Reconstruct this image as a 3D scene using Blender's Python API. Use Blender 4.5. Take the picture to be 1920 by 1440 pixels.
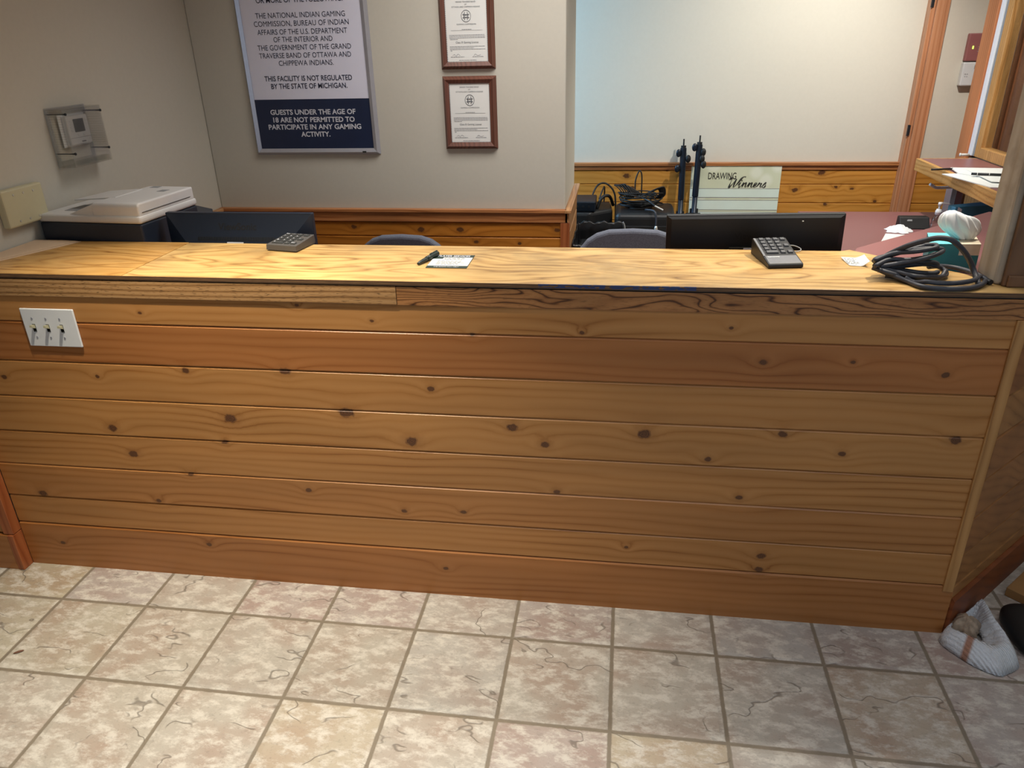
import bpy, bmesh, math, random
from mathutils import Vector, Matrix
R = math.radians
sc = bpy.context.scene
for o in list(bpy.data.objects):
    bpy.data.objects.remove(o)
COL = sc.collection
random.seed(7)

# ------------------------------------------------------------------ camera
cd = bpy.data.cameras.new('camera'); cam = bpy.data.objects.new('camera', cd); COL.objects.link(cam)
cam.location = (-0.0064, -1.96843, 1.73762)
cam.rotation_euler = (R(65.0013), R(1.34535), R(8.00826))
cd.sensor_width = 36.0; cd.lens = 36.0 * 1400.3 / 1920.0; cd.clip_start = 0.05
sc.camera = cam

# ------------------------------------------------------------------ world, lights, exposure
w = bpy.data.worlds.new('world'); sc.world = w; w.use_nodes = True
w.node_tree.nodes['Background'].inputs[0].default_value = (0.75, 0.86, 1.0, 1)
w.node_tree.nodes['Background'].inputs[1].default_value = 1.0

def light(name, kind, loc, target, energy, color, **kw):
    l = bpy.data.lights.new(name, kind); l.energy = energy; l.color = color
    for k, v in kw.items(): setattr(l, k, v)
    o = bpy.data.objects.new(name, l); COL.objects.link(o); o.location = loc
    d = Vector(target) - Vector(loc)
    o.rotation_euler = d.to_track_quat('-Z', 'Y').to_euler()
    return o
WARM = (1.0, 0.91, 0.73)
light('downlight_left', 'SPOT', (-1.14, -0.38, 2.66), (-1.10, -0.30, 0), 268, WARM, spot_size=R(70), spot_blend=1.0, shadow_soft_size=0.035)
light('downlight_right', 'SPOT', (1.10, 0.66, 2.66), (0.42, 0.50, 1.1), 140, (1.0, 0.91, 0.75), spot_size=R(62), spot_blend=1.0, shadow_soft_size=0.03)
light('downlight_rear', 'SPOT', (1.35, 1.95, 2.66), (0.9, 2.9, 0.9), 128, (1.0, 0.96, 0.87), spot_size=R(110), spot_blend=0.9, shadow_soft_size=0.04)
light('assumed_daylight_front', 'AREA', (1.2, -4.45, 1.55), (0.6, 0, 0.4), 21, (0.54, 0.75, 1.0), shape='RECTANGLE', size=2.6, size_y=2.0)  # assumed daylight from behind the view; the wall there has no opening
light('assumed_daylight_side', 'AREA', (-1.9, 2.70, 1.9), (-0.1, 3.05, 1.7), 44, (0.34, 0.64, 1.0), shape='RECTANGLE', size=0.6, size_y=1.0)  # assumed bluish daylight on the far wall; no window is built here
light('fill_light_front', 'AREA', (0.5, -1.1, 2.72), (0.5, -1.1, 0), 9, (0.88, 0.93, 1.0), shape='RECTANGLE', size=2.6, size_y=0.8, spread=R(115))  # added overhead fill, no fixture: lifts the floor more than the counter front
light('fill_light_rear', 'AREA', (-0.1, 0.95, 2.72), (-0.1, 1.05, 0), 25, (1.0, 0.97, 0.93), shape='RECTANGLE', size=1.8, size_y=0.6, spread=R(125))  # unseen fill added above the desks to brighten walls and printer
light('fill_light_side_room', 'AREA', (2.7, 2.0, 2.72), (2.7, 2.0, 0), 12, (1.0, 0.95, 0.88), shape='RECTANGLE', size=0.8, size_y=0.8)  # lamp added above the room beyond the glass, no fixture

sc.view_settings.view_transform = 'Standard'; sc.view_settings.look = 'None'
sc.view_settings.gamma = 1.0; sc.view_settings.use_curve_mapping = False
sc.view_settings.exposure = 0.12
sc.cycles.use_denoising = True
sc.cycles.max_bounces = 8; sc.cycles.caustics_reflective = False; sc.cycles.caustics_refractive = False
sc.cycles.transparent_max_bounces = 16

# ------------------------------------------------------------------ mesh helpers
def ident(): return Matrix.Identity(4)
def TR(x=0, y=0, z=0): return Matrix.Translation((x, y, z))
def RZ(a): return Matrix.Rotation(R(a), 4, 'Z')
def RX(a): return Matrix.Rotation(R(a), 4, 'X')
def RY(a): return Matrix.Rotation(R(a), 4, 'Y')
FRONT = Matrix(((1,0,0,0),(0,0,-1,0),(0,1,0,0),(0,0,0,1)))      # text plane -> wall plane facing -y

def smooth_pts(pts, n=6, closed=False):
    P = [Vector(p) for p in pts]; out = []; m = len(P)
    for i in range(m if closed else m-1):
        if closed: a, b, c, d = P[(i-1) % m], P[i], P[(i+1) % m], P[(i+2) % m]
        else:
            b, c = P[i], P[i+1]
            a = P[i-1] if i > 0 else b*2-c
            d = P[i+2] if i+2 < m else c*2-b
        for k in range(n):
            t = k/n
            out.append(0.5*((2*b)+(c-a)*t+(2*a-5*b+4*c-d)*t*t+(3*b-a-3*c+d)*t**3))
    if not closed: out.append(P[-1])
    return out

_fc = {}
def text_geo(s, size=1.0, extrude=0.0, offset=0.0, shear=0.0, spacing=1.0):
    key = (s, extrude, offset, shear, spacing)
    if key not in _fc:
        c = bpy.data.curves.new('t', 'FONT'); c.body = s; c.size = 1.0; c.extrude = extrude; c.offset = offset; c.shear = shear
        c.space_character = spacing; c.resolution_u = 3
        o = bpy.data.objects.new('t', c); COL.objects.link(o)
        dg = bpy.context.evaluated_depsgraph_get(); dg.update()
        me = bpy.data.meshes.new_from_object(o.evaluated_get(dg))
        _fc[key] = ([v.co.copy() for v in me.vertices], [tuple(p.vertices) for p in me.polygons])
        bpy.data.objects.remove(o); bpy.data.curves.remove(c); bpy.data.meshes.remove(me)
    return _fc[key]

class MB:
    def __init__(s, M=None):
        s.v = []; s.f = []; s.t = []; s.sd = []; s.M = M or ident(); s.tone = 0.5; s.seed = 0.0
    def add(s, vs, fs):
        n = len(s.v)
        s.v += [s.M @ Vector(p) for p in vs]
        for f in fs:
            s.f.append([i+n for i in f]); s.t.append(s.tone); s.sd.append(s.seed)
        return s
    def box(s, x0, x1, y0, y1, z0, z1):
        return s.add([(x0,y0,z0),(x1,y0,z0),(x1,y1,z0),(x0,y1,z0),(x0,y0,z1),(x1,y0,z1),(x1,y1,z1),(x0,y1,z1)],
                     [(0,3,2,1),(4,5,6,7),(0,1,5,4),(1,2,6,5),(2,3,7,6),(3,0,4,7)])
    def prism(s, poly, z0, z1):
        n = len(poly)
        a = sum(poly[i][0]*poly[(i+1)%n][1]-poly[(i+1)%n][0]*poly[i][1] for i in range(n))
        if a < 0: poly = poly[::-1]
        return s.add([(x,y,z0) for x,y in poly]+[(x,y,z1) for x,y in poly],
                     [tuple(range(n))[::-1], tuple(range(n,2*n))]+[(i,(i+1)%n,n+(i+1)%n,n+i) for i in range(n)])
    def extrude_x(s, prof, x0, x1):          # prof: (y,z) loop
        n = len(prof)
        return s.add([(x0,y,z) for y,z in prof]+[(x1,y,z) for y,z in prof],
                     [tuple(range(n)), tuple(range(n,2*n))[::-1]]+[(i,n+i,n+(i+1)%n,(i+1)%n) for i in range(n)])
    def hexa(s, b, t):                        # four bottom and four top corners, counter-clockwise from above
        return s.add(list(b)+list(t), [(0,3,2,1),(4,5,6,7),(0,1,5,4),(1,2,6,5),(2,3,7,6),(3,0,4,7)])
    def tube(s, pts, r, n=8, closed=False, sm=0, flat=1.0):
        P = smooth_pts(pts, sm, closed) if sm else [Vector(p) for p in pts]
        m = len(P); rr = r if callable(r) else (lambda t: r)
        vs = []; up = None
        for i, p in enumerate(P):
            if closed: d = P[(i+1) % m]-P[i-1]
            else: d = P[min(i+1, m-1)]-P[max(i-1, 0)]
            if d.length < 1e-9: d = Vector((0,0,1))
            d.normalize()
            if up is None: up = d.orthogonal().normalized()
            up = up-d*up.dot(d)
            if up.length < 1e-6: up = d.orthogonal()
            up.normalize(); b = d.cross(up); q = rr(i/max(1, m-1))
            for k in range(n):
                a = 2*math.pi*k/n
                vs.append(p+up*math.cos(a)*q+b*math.sin(a)*q*flat)
        fs = []
        for i in range(m if closed else m-1):
            j = (i+1) % m
            for k in range(n):
                fs.append((i*n+k, i*n+(k+1) % n, j*n+(k+1) % n, j*n+k))
        if not closed: fs += [tuple(range(n))[::-1], tuple(range((m-1)*n, m*n))]
        return s.add(vs, fs)
    def lathe(s, prof, n=20, c=(0,0,0)):
        vs = []; m = len(prof)
        for r, z in prof:
            for k in range(n):
                a = 2*math.pi*k/n; vs.append((c[0]+max(r,1e-4)*math.cos(a), c[1]+max(r,1e-4)*math.sin(a), c[2]+z))
        fs = [(i*n+k, i*n+(k+1) % n, (i+1)*n+(k+1) % n, (i+1)*n+k) for i in range(m-1) for k in range(n)]
        fs += [tuple(range(n))[::-1], tuple(range((m-1)*n, m*n))]
        return s.add(vs, fs)
    def ball(s, c, rx, ry, rz, n=14, e=1.0):
        vs = []; m = n//2+1
        def sp(x): return math.copysign(abs(x)**e, x)
        for i in range(m):
            th = math.pi*(0.02+0.96*i/(m-1))-math.pi/2
            for k in range(n):
                a = 2*math.pi*k/n
                vs.append((c[0]+rx*sp(math.cos(th))*sp(math.cos(a)), c[1]+ry*sp(math.cos(th))*sp(math.sin(a)), c[2]+rz*sp(math.sin(th))))
        fs = [(i*n+k, i*n+(k+1) % n, (i+1)*n+(k+1) % n, (i+1)*n+k) for i in range(m-1) for k in range(n)]
        fs += [tuple(range(n))[::-1], tuple(range((m-1)*n, m*n))]
        return s.add(vs, fs)
    def grid(s, fn, nu, nv):
        vs = [fn(i/nu, j/nv) for j in range(nv+1) for i in range(nu+1)]
        return s.add(vs, [(j*(nu+1)+i, j*(nu+1)+i+1, (j+1)*(nu+1)+i+1, (j+1)*(nu+1)+i) for j in range(nv) for i in range(nu)])
    def text(s, string, x0, x1, base, M, height=None, extrude=0.0004, offset=0.0, shear=0.0, spacing=1.0):
        """lettering laid along local x from x0 to x1 on the baseline, in the plane given by M"""
        vs, fs = text_geo(string, 1.0, 0.0, offset, shear, spacing)
        if not vs: return s
        a = min(v.x for v in vs); b = max(v.x for v in vs)
        k = (x1-x0)/(b-a)
        ky = k if height is None else height/0.70
        old = s.M; s.M = s.M @ M
        s.add([((v.x-a)*k+x0, v.y*ky+base, extrude) for v in vs], fs)
        s.M = old
        return s
    def build(s, name, mat, parent=None, bevel=0.0, smooth=False, seg=2, sub=0, solid=0.0, world=False):
        me = bpy.data.meshes.new(name)
        vs = s.v
        if world and parent is not None:
            inv = PW[parent.name].inverted(); vs = [inv @ p for p in vs]
        me.from_pydata([tuple(p) for p in vs], [], s.f); me.validate(); me.update()
        if len(me.polygons) == len(s.f):
            a = me.attributes.new('tone', 'FLOAT', 'FACE'); a.data.foreach_set('value', s.t)
            a = me.attributes.new('seed', 'FLOAT', 'FACE'); a.data.foreach_set('value', s.sd)
        me.materials.append(mat)
        o = bpy.data.objects.new(name, me); COL.objects.link(o)
        if parent is not None: o.parent = parent
        if smooth:
            for p in me.polygons: p.use_smooth = True
        if solid: 
            m = o.modifiers.new('solid', 'SOLIDIFY'); m.thickness = solid; m.offset = 0
        if bevel:
            m = o.modifiers.new('bevel', 'BEVEL'); m.width = bevel; m.segments = seg; m.limit_method = 'ANGLE'; m.angle_limit = R(35)
        if sub:
            m = o.modifiers.new('sub', 'SUBSURF'); m.levels = sub; m.render_levels = sub
        return o

PW = {}
def tag(o, label, cat, group=None, kind=None):
    o['label'] = label; o['category'] = cat
    if group: o['group'] = group
    if kind: o['kind'] = kind
    return o
def thing(name, label, cat, loc=(0,0,0), rotz=0.0, group=None, kind=None, tilt=None):
    o = bpy.data.objects.new(name, None); COL.objects.link(o); o.empty_display_size = 0.1
    o.location = loc; o.rotation_euler = (tilt[0] if tilt else 0, tilt[1] if tilt else 0, R(rotz))
    PW[o.name] = TR(*loc) @ o.rotation_euler.to_matrix().to_4x4()
    return tag(o, label, cat, group, kind)

# ------------------------------------------------------------------ material helpers
def lin(c):
    c = c.lstrip('#'); v = [int(c[i:i+2], 16)/255 for i in (0,2,4)]
    return tuple(x/12.92 if x <= 0.04045 else ((x+0.055)/1.055)**2.4 for x in v)+(1.0,)

class NT:
    def __init__(s, name):
        s.m = bpy.data.materials.new(name); s.m.use_nodes = True
        s.t = s.m.node_tree; s.n = s.t.nodes; s.b = s.n['Principled BSDF']
    def node(s, typ, **props):
        n = s.n.new(typ)
        for k, v in props.items(): setattr(n, k, v)
        return n
    def put(s, sock, val):
        if val is None: return
        if isinstance(val, bpy.types.NodeSocket): s.t.links.new(val, sock)
        else: sock.default_value = val
    def math(s, op, a, b=None, c=None, clamp=False):
        n = s.node('ShaderNodeMath', operation=op, use_clamp=clamp)
        s.put(n.inputs[0], a); s.put(n.inputs[1], b); s.put(n.inputs[2], c)
        return n.outputs[0]
    def vmath(s, op, a, b=None, out=0):
        n = s.node('ShaderNodeVectorMath', operation=op); s.put(n.inputs[0], a); s.put(n.inputs[1], b)
        return n.outputs[out]
    def mix(s, f, a, b, mode='MIX'):
        n = s.node('ShaderNodeMix', data_type='RGBA', blend_type=mode)
        s.put(n.inputs[0], f); s.put(n.inputs[6], a); s.put(n.inputs[7], b)
        return n.outputs[2]
    def noise(s, vec, scale=1.0, detail=2.0, rough=0.5, dist=0.0):
        n = s.node('ShaderNodeTexNoise'); s.put(n.inputs['Vector'], vec)
        n.inputs['Scale'].default_value = scale; n.inputs['Detail'].default_value = detail
        n.inputs['Roughness'].default_value = rough; n.inputs['Distortion'].default_value = dist
        return n.outputs['Fac']
    def white(s, vec):
        n = s.node('ShaderNodeTexWhiteNoise', noise_dimensions='3D'); s.put(n.inputs['Vector'], vec)
        return n.outputs['Value'], n.outputs['Color']
    def ramp(s, fac, stops, interp='LINEAR'):
        n = s.node('ShaderNodeValToRGB'); r = n.color_ramp; r.interpolation = interp
        while len(r.elements) < len(stops): r.elements.new(0.5)
        for e, (p, c) in zip(r.elements, stops):
            e.position = p; e.color = lin(c) if isinstance(c, str) else (c, c, c, 1)
        s.put(n.inputs[0], fac); return n.outputs[0]
    def rng(s, val, a, b, c=0.0, d=1.0):
        n = s.node('ShaderNodeMapRange'); s.put(n.inputs[0], val)
        for i, x in enumerate((a, b, c, d)): n.inputs[i+1].default_value = x
        return n.outputs[0]
    def comb(s, x, y, z):
        n = s.node('ShaderNodeCombineXYZ'); s.put(n.inputs[0], x); s.put(n.inputs[1], y); s.put(n.inputs[2], z); return n.outputs[0]
    def sep(s, v):
        n = s.node('ShaderNodeSeparateXYZ'); s.put(n.inputs[0], v); return n.outputs
    def obj(s): return s.node('ShaderNodeTexCoord').outputs['Object']
    def attr(s, name): return s.node('ShaderNodeAttribute', attribute_name=name).outputs['Fac']
    def bump(s, h, strength=0.3, dist=0.002):
        n = s.node('ShaderNodeBump'); n.inputs['Strength'].default_value = strength; n.inputs['Distance'].default_value = dist
        s.put(n.inputs['Height'], h); s.t.links.new(n.outputs[0], s.b.inputs['Normal'])
    def out(s, col, rough=0.5, metal=0.0, spec=0.5, coat=0.0):
        s.put(s.b.inputs['Base Color'], col); s.put(s.b.inputs['Roughness'], rough)
        s.b.inputs['Metallic'].default_value = metal; s.b.inputs['Specular IOR Level'].default_value = spec
        s.b.inputs['Coat Weight'].default_value = coat; s.b.inputs['Coat Roughness'].default_value = 0.25
        return s.m

def plain(name, c, rough=0.5, metal=0.0, var=0.06, scale=40.0, bump=0.0, spec=0.5):
    g = NT(name); P = g.obj()
    n = g.noise(P, scale, 3.0, 0.6)
    f = g.rng(n, 0.3, 0.7, 1-var, 1+var)
    col = g.mix(1.0, lin(c), g.comb(f, f, f), 'MULTIPLY')
    if bump: g.bump(g.noise(P, scale*4, 2.0), bump, 0.001)
    return g.out(col, rough, metal, spec)

def wood(name, stops, along='x', across='z', freq=70, warp=1.2, wu=1.3, wv=5.0, knots=(), red=None, rough=0.42,
         fibre=0.25, pores=0.0, knotc='4a2c1a', bump=0.15, coat=0.0, blotch=0.18, tint=None, stain=None, cmin=0.5):
    """straight-grained timber: rings follow the long axis, bent by noise and round the knots"""
    g = NT(name); P = g.obj(); S = g.sep(P); ax = 'xyz'
    seed = g.math('MULTIPLY', g.attr('seed'), 13.7)
    u0, v0 = S[ax.index(along)], S[ax.index(across)]
    w0 = S[3-ax.index(along)-ax.index(across)]
    u = g.math('ADD', u0, seed)
    v = g.math('ADD', v0, g.math('MULTIPLY', w0, 0.6))
    lowv = g.comb(g.math('MULTIPLY', u, wu), g.math('MULTIPLY', v, wv), g.math('ADD', g.math('MULTIPLY', w0, wv), seed))
    wn = g.math('SUBTRACT', g.noise(lowv, 1.0, 2.5, 0.5), 0.5)
    gcoord = g.math('ADD', g.math('MULTIPLY', v, freq), g.math('MULTIPLY', wn, warp*freq*0.12))
    D = None
    for (ku, kv, r) in knots:
        dd = g.vmath('LENGTH', g.comb(g.math('MULTIPLY', g.math('SUBTRACT', u0, ku), 0.72/r), g.math('MULTIPLY', g.math('SUBTRACT', v0, kv), 1.0/r), 0.0), out=1)
        D = dd if D is None else g.math('MINIMUM', D, dd)
    if D is not None:
        nk = g.noise(P, 60, 2.0)
        D = g.math('ADD', D, g.rng(nk, 0.3, 0.7, -0.25, 0.25))
        b = g.math('DIVIDE', 1.0, g.math('ADD', 1.0, g.math('POWER', g.math('MULTIPLY', D, 0.36), 2.0)))
        gcoord = g.math('ADD', gcoord, g.math('MULTIPLY', b, 2.6))
    ring = g.math('PINGPONG', gcoord, 1.0)
    ring = g.math('POWER', ring, 1.5)
    ring = g.math('MULTIPLY', ring, g.rng(g.noise(lowv, 1.7, 2.0, 0.5), 0.35, 0.65, cmin, 1.0))
    fib = g.noise(g.comb(g.math('MULTIPLY', u, 6.0), g.math('MULTIPLY', v, 420.0), g.math('MULTIPLY', w0, 420.0)), 1.0, 2.0, 0.6)
    col = g.ramp(g.math('ADD', ring, g.math('MULTIPLY', g.math('SUBTRACT', fib, 0.5), fibre*2), clamp=True), stops)
    bl = g.noise(lowv, 2.3, 2.0, 0.5)
    f = g.rng(bl, 0.25, 0.75, 1-blotch, 1+blotch)
    col = g.mix(1.0, col, g.comb(f, f, f), 'MULTIPLY')
    if red: col = g.mix(g.attr('tone'), col, g.mix(1.0, col, lin(red), 'MULTIPLY'))
    if pores:
        pn = g.noise(g.comb(g.math('MULTIPLY', u, 48.0), g.math('MULTIPLY', v, 420.0), g.math('MULTIPLY', w0, 420.0)), 1.0, 1.0)
        col = g.mix(g.math('MULTIPLY', g.rng(pn, 0.60, 0.68), pores), col, lin('3a2210'))
    if stain: 
        sn = g.noise(P, stain[0], 4.0, 0.6)
        col = g.mix(g.math('MULTIPLY', g.rng(sn, 0.5, 0.68), stain[2]), col, lin(stain[1]))
    if D is not None:
        halo = g.math('MULTIPLY', g.rng(D, 1.0, 2.6, 1.0, 0.0), 0.30)
        col = g.mix(halo, col, lin('7a4a20'))
        core = g.rng(D, 0.75, 1.15, 1.0, 0.0)
        inner = g.mix(g.rng(g.math('PINGPONG', g.math('MULTIPLY', D, 3.0), 0.5), 0.0, 0.5), lin(knotc), lin('6e4526'))
        col = g.mix(core, col, inner)
    g.bump(fib, bump, 0.0006)
    return g.out(col, rough, 0.0, 0.45, coat)

# ------------------------------------------------------------------ materials
KNOTS = [(-1.986,0.766,0.008),(-1.648,0.78,0.006),(-1.336,0.813,0.010),(-1.009,0.823,0.012),(-0.552,0.782,0.008),(-1.646,0.592,0.012),(-1.219,0.649,0.015),(-0.827,0.689,0.017),(-0.626,0.598,0.015),(-0.307,0.665,0.012),(-1.595,0.497,0.012),(-1.255,0.561,0.008),(-1.988,0.314,0.012),(-1.547,0.313,0.008),(-1.403,0.43,0.007),(-0.993,0.394,0.008),(-0.673,0.335,0.007),(-0.475,0.346,0.007),(-1.444,1.0,0.005),(-0.713,0.995,0.005),(-0.937,1.038,0.005),(-0.418,0.962,0.005),(0.303,1.003,0.005),(-0.103,0.977,0.005),(0.397,0.905,0.008),(0.632,0.914,0.005),(0.871,0.885,0.008),(0.086,0.662,0.014),(-0.209,0.61,0.010),(0.275,0.588,0.008),(0.476,0.683,0.010),(0.646,0.628,0.008),(0.939,0.688,0.012),(-0.173,0.442,0.008),(0.377,0.46,0.008),(0.467,0.249,0.010),(0.465,0.197,0.010),(0.05,0.249,0.005),(-1.974,0.103,0.007),(-1.395,0.143,0.008),(-0.548,0.113,0.007)]
m_cedar = wood('cedar_plank', [(0.0,'b8844c'),(0.6,'ae7941'),(0.88,'9f6a34'),(1.0,'8c5726')], freq=64, warp=0.9, wu=0.8, wv=6.0, knots=KNOTS, red='d8b0a2', rough=0.40, blotch=0.10, fibre=0.13)
K2 = [(-1.00,0.865,0.013),(-0.80,0.866,0.013),(-0.315,0.868,0.010),(-1.35,0.875,0.010),(-0.72,0.805,0.008),(-0.5,0.80,0.007)]
m_cedar_back = wood('varnished_cedar', [(0.0,'b8752c'),(0.6,'ab6a25'),(1.0,'93561b')], freq=50, warp=0.9, wu=0.9, wv=5.0, knots=K2, rough=0.35, blotch=0.18, fibre=0.14)
K3 = [(-0.10,0.93,0.012),(0.28,0.92,0.010),(0.06,0.80,0.012),(0.02,0.88,0.016),(1.25,0.90,0.016),(1.1,0.79,0.014),(1.45,0.80,0.008),(1.35,0.81,0.009),(0.95,0.74,0.012),(1.3,0.70,0.010),(1.6,0.72,0.008),(0.1,0.74,0.009)]
m_cedar_far = wood('honey_cedar', [(0.0,'c98d40'),(0.6,'bf8236'),(1.0,'a66b27')], freq=50, warp=0.9, wu=0.9, wv=5.0, knots=K3, rough=0.38, blotch=0.16, fibre=0.14)
m_cap = wood('stained_trim', [(0.0,'b5794a'),(0.6,'a0653a'),(1.0,'7e4a28')], freq=90, warp=0.8, rough=0.38)
m_cap_y = wood('stained_trim_side', [(0.0,'b98a5c'),(0.6,'a8764a'),(1.0,'875834')], along='y', across='x', freq=90, warp=0.8, rough=0.38)
m_red = wood('reddish_trim', [(0.0,'a9633a'),(0.6,'95502c'),(1.0,'6f3719')], along='z', across='x', freq=70, warp=0.8, rough=0.4)
m_oak_l = wood('worn_oak', [(0.0,'b78d5e'),(0.5,'a67b4c'),(0.85,'8a6239'),(1.0,'5f3f22')], cmin=0.9, freq=120, warp=0.7, wu=0.7, wv=8, pores=0.65, rough=0.5, fibre=0.4)
m_oak_r = wood('figured_oak', [(0.0,'a87444'),(0.62,'9a673a'),(0.80,'6f431f'),(1.0,'3c210b')], cmin=0.95, freq=58, warp=5.5, wu=1.6, wv=9, pores=0.35, rough=0.48, fibre=0.22)
m_oak_shelf = wood('oak_edging', [(0.0,'c99a5c'),(0.6,'bb8848'),(1.0,'94642f')], along='y', across='z', freq=80, warp=1.0, pores=0.3, rough=0.45)
m_oak_sash = wood('oak_sash', [(0.0,'c9985e'),(0.6,'bb874a'),(1.0,'966633')], along='z', across='y', freq=90, warp=0.8, pores=0.2, rough=0.45)
m_fir = wood('orange_fir', [(0.0,'bd8560'),(0.55,'b27852'),(1.0,'a06641')], along='z', across='x', freq=90, warp=0.7, wu=0.6, rough=0.42)
m_fir_y = wood('orange_fir_jamb', [(0.0,'c47e50'),(0.55,'b97144'),(1.0,'a05a32')], along='z', across='y', freq=90, warp=0.7, wu=0.6, rough=0.42)
m_batten = wood('corner_batten', [(0.0,'b98a55'),(0.6,'a97945'),(1.0,'8a5e33')], along='z', across='x', freq=70, warp=0.8, rough=0.5)
m_side = wood('cedar_side', [(0.0,'a97642'),(0.55,'9f6c3a'),(1.0,'8a5a2c')], freq=55, warp=0.9, wu=0.9, wv=5.0, rough=0.5, red='c89078')
m_ply = wood('plywood_top', [(0.0,'cba66b'),(0.45,'b99259'),(0.8,'9d7845'),(1.0,'816037')], along='x', across='y', freq=30, warp=5.0, wu=1.8, wv=7, rough=0.36, fibre=0.28, blotch=0.16, bump=0.06, coat=0.10, stain=(5.0,'8a7350',0.55))
m_ply_l = wood('plywood_top_left', [(0.0,'c49758'),(0.5,'b68748'),(0.85,'9c6e35'),(1.0,'835525')], along='x', across='y', freq=30, warp=5.0, wu=1.8, wv=7, rough=0.36, fibre=0.28, blotch=0.2, bump=0.06, coat=0.12, stain=(6.0,'87602f',0.35))  # slightly browner plywood for the left piece
m_post = wood('weathered_post', [(0.0,'a89986'),(0.6,'978671'),(1.0,'776652')], along='z', across='y', freq=26, warp=2.0, wu=1.2, wv=7.0, knots=[(0.11,1.56,0.016)], rough=0.7, blotch=0.3, stain=(7.0,'5f4a34',0.45), bump=0.3)
m_postf = wood('brown_post_face', [(0.0,'7d5b40'),(0.6,'6d4d34'),(1.0,'543823')], along='z', across='x', freq=40, warp=1.5, rough=0.6)
m_under = wood('panel_under_shelf', [(0.0,'b08452'),(0.6,'a07444'),(1.0,'7d552c')], along='z', across='y', freq=60, warp=1.0, rough=0.5)

def mat_ply_edge():
    g = NT('ply_edge'); P = g.obj(); S = g.sep(P)
    lay = g.math('PINGPONG', g.math('MULTIPLY', S[2], 330.0), 1.0)
    n = g.noise(g.comb(g.math('MULTIPLY', S[0], 30), g.math('MULTIPLY', S[1], 200), g.math('MULTIPLY', S[2], 300)), 1.0, 2.0)
    col = g.ramp(g.math('ADD', g.math('MULTIPLY', lay, 0.5), g.math('MULTIPLY', n, 0.5)), [(0.15,'3a281a'),(0.55,'66492f'),(0.9,'8f6d48')])
    n2 = g.noise(g.comb(g.math('MULTIPLY', S[0], 45), S[1], g.math('MULTIPLY', S[2], 120)), 1.0, 2.0)
    inx = g.math('MULTIPLY', g.math('GREATER_THAN', S[0], -0.225), g.math('LESS_THAN', S[0], 0.20))
    blue = g.math('MULTIPLY', g.math('MULTIPLY', g.rng(n2, 0.43, 0.46), inx), g.math('GREATER_THAN', S[2], 1.108))
    col = g.mix(blue, col, lin('2a3a66'))
    return g.out(col, 0.6)
m_edge = mat_ply_edge()

def mat_floor():
    g = NT('slate_tile'); P = g.obj(); p = 0.316
    q = g.vmath('SCALE', P, None); q.node.inputs[3].default_value = 1/p
    S = g.sep(q)
    n1 = g.math('MULTIPLY', g.math('SUBTRACT', g.noise(q, 14, 3.0, 0.65), 0.5), 0.016)
    fx = g.math('ABSOLUTE', g.math('SUBTRACT', g.math('FRACT', S[0]), 0.5))
    fy = g.math('ABSOLUTE', g.math('SUBTRACT', g.math('FRACT', S[1]), 0.5))
    e = g.math('ADD', g.math('SUBTRACT', 0.5, g.math('MAXIMUM', fx, fy)), n1)
    cell = g.comb(g.math('FLOOR', S[0]), g.math('FLOOR', S[1]), 3.0)
    wv, wc = g.white(cell)
    loc = g.vmath('ADD', q, g.vmath('MULTIPLY', wc, (40, 40, 0)))
    base = g.ramp(wv, [(0.0,'b6b1aa'),(0.25,'b7afa3'),(0.45,'b2ada8'),(0.62,'b3a49d'),(0.8,'bab099'),(1.0,'b0aba7')])
    cl = g.noise(loc, 1.6, 3.0, 0.55)
    col = g.mix(g.rng(cl, 0.42, 0.66), base, g.mix(1.0, base, lin('f0e2dd'), 'MULTIPLY'))
    rot = g.node('ShaderNodeMapping'); g.put(rot.inputs[0], loc); rot.inputs['Rotation'].default_value = (0, 0, 0.7); rot.inputs['Scale'].default_value = (1.0, 1.9, 1.0)
    cl2 = g.noise(rot.outputs[0], 4.5, 8.0, 0.72)
    col = g.mix(g.rng(cl2, 0.47, 0.60, 0.0, 0.85), col, lin('d6d0c6'))
    cl3 = g.noise(rot.outputs[0], 8.0, 8.0, 0.75)
    col = g.mix(g.rng(cl3, 0.55, 0.70, 0.0, 0.50), col, lin('8a8279'))
    cl4 = g.noise(loc, 34.0, 5.0, 0.7)
    col = g.mix(g.rng(cl4, 0.56, 0.68, 0.0, 0.38), col, lin('7b736a'))
    # slate fissures: short jagged ridge lines gated by a coarse noise
    rn = g.math('ABSOLUTE', g.math('SUBTRACT', g.noise(rot.outputs[0], 1.1, 3.0, 0.55, 0.2), 0.5))
    gate = g.rng(g.noise(g.vmath('ADD', loc, (7, 3, 0)), 2.2, 2.0), 0.51, 0.57)
    fis = g.math('MULTIPLY', g.rng(rn, 0.002, 0.009, 1.0, 0.0), gate)
    col = g.mix(g.math('MULTIPLY', fis, 0.62), col, lin('625950'))
    gm = g.rng(e, 0.013, 0.024, 1.0, 0.0)
    gcol = g.mix(g.noise(q, 9, 3.0), lin('7a7063'), lin('8f8372'))
    col = g.mix(gm, col, gcol)
    edge = g.rng(e, 0.01, 0.06, 0.0, 1.0)
    h = g.math('ADD', g.math('MULTIPLY', edge, 1.4), g.math('ADD', g.math('MULTIPLY', cl2, 0.55), g.math('ADD', g.math('MULTIPLY', cl3, 0.4), g.math('MULTIPLY', cl4, 0.25))))
    h = g.math('SUBTRACT', h, g.math('MULTIPLY', fis, 0.7))
    g.bump(h, 0.55, 0.004)
    return g.out(col, g.rng(cl2, 0.3, 0.7, 0.42, 0.60), 0.0, 0.4)
m_floor = mat_floor()

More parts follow.
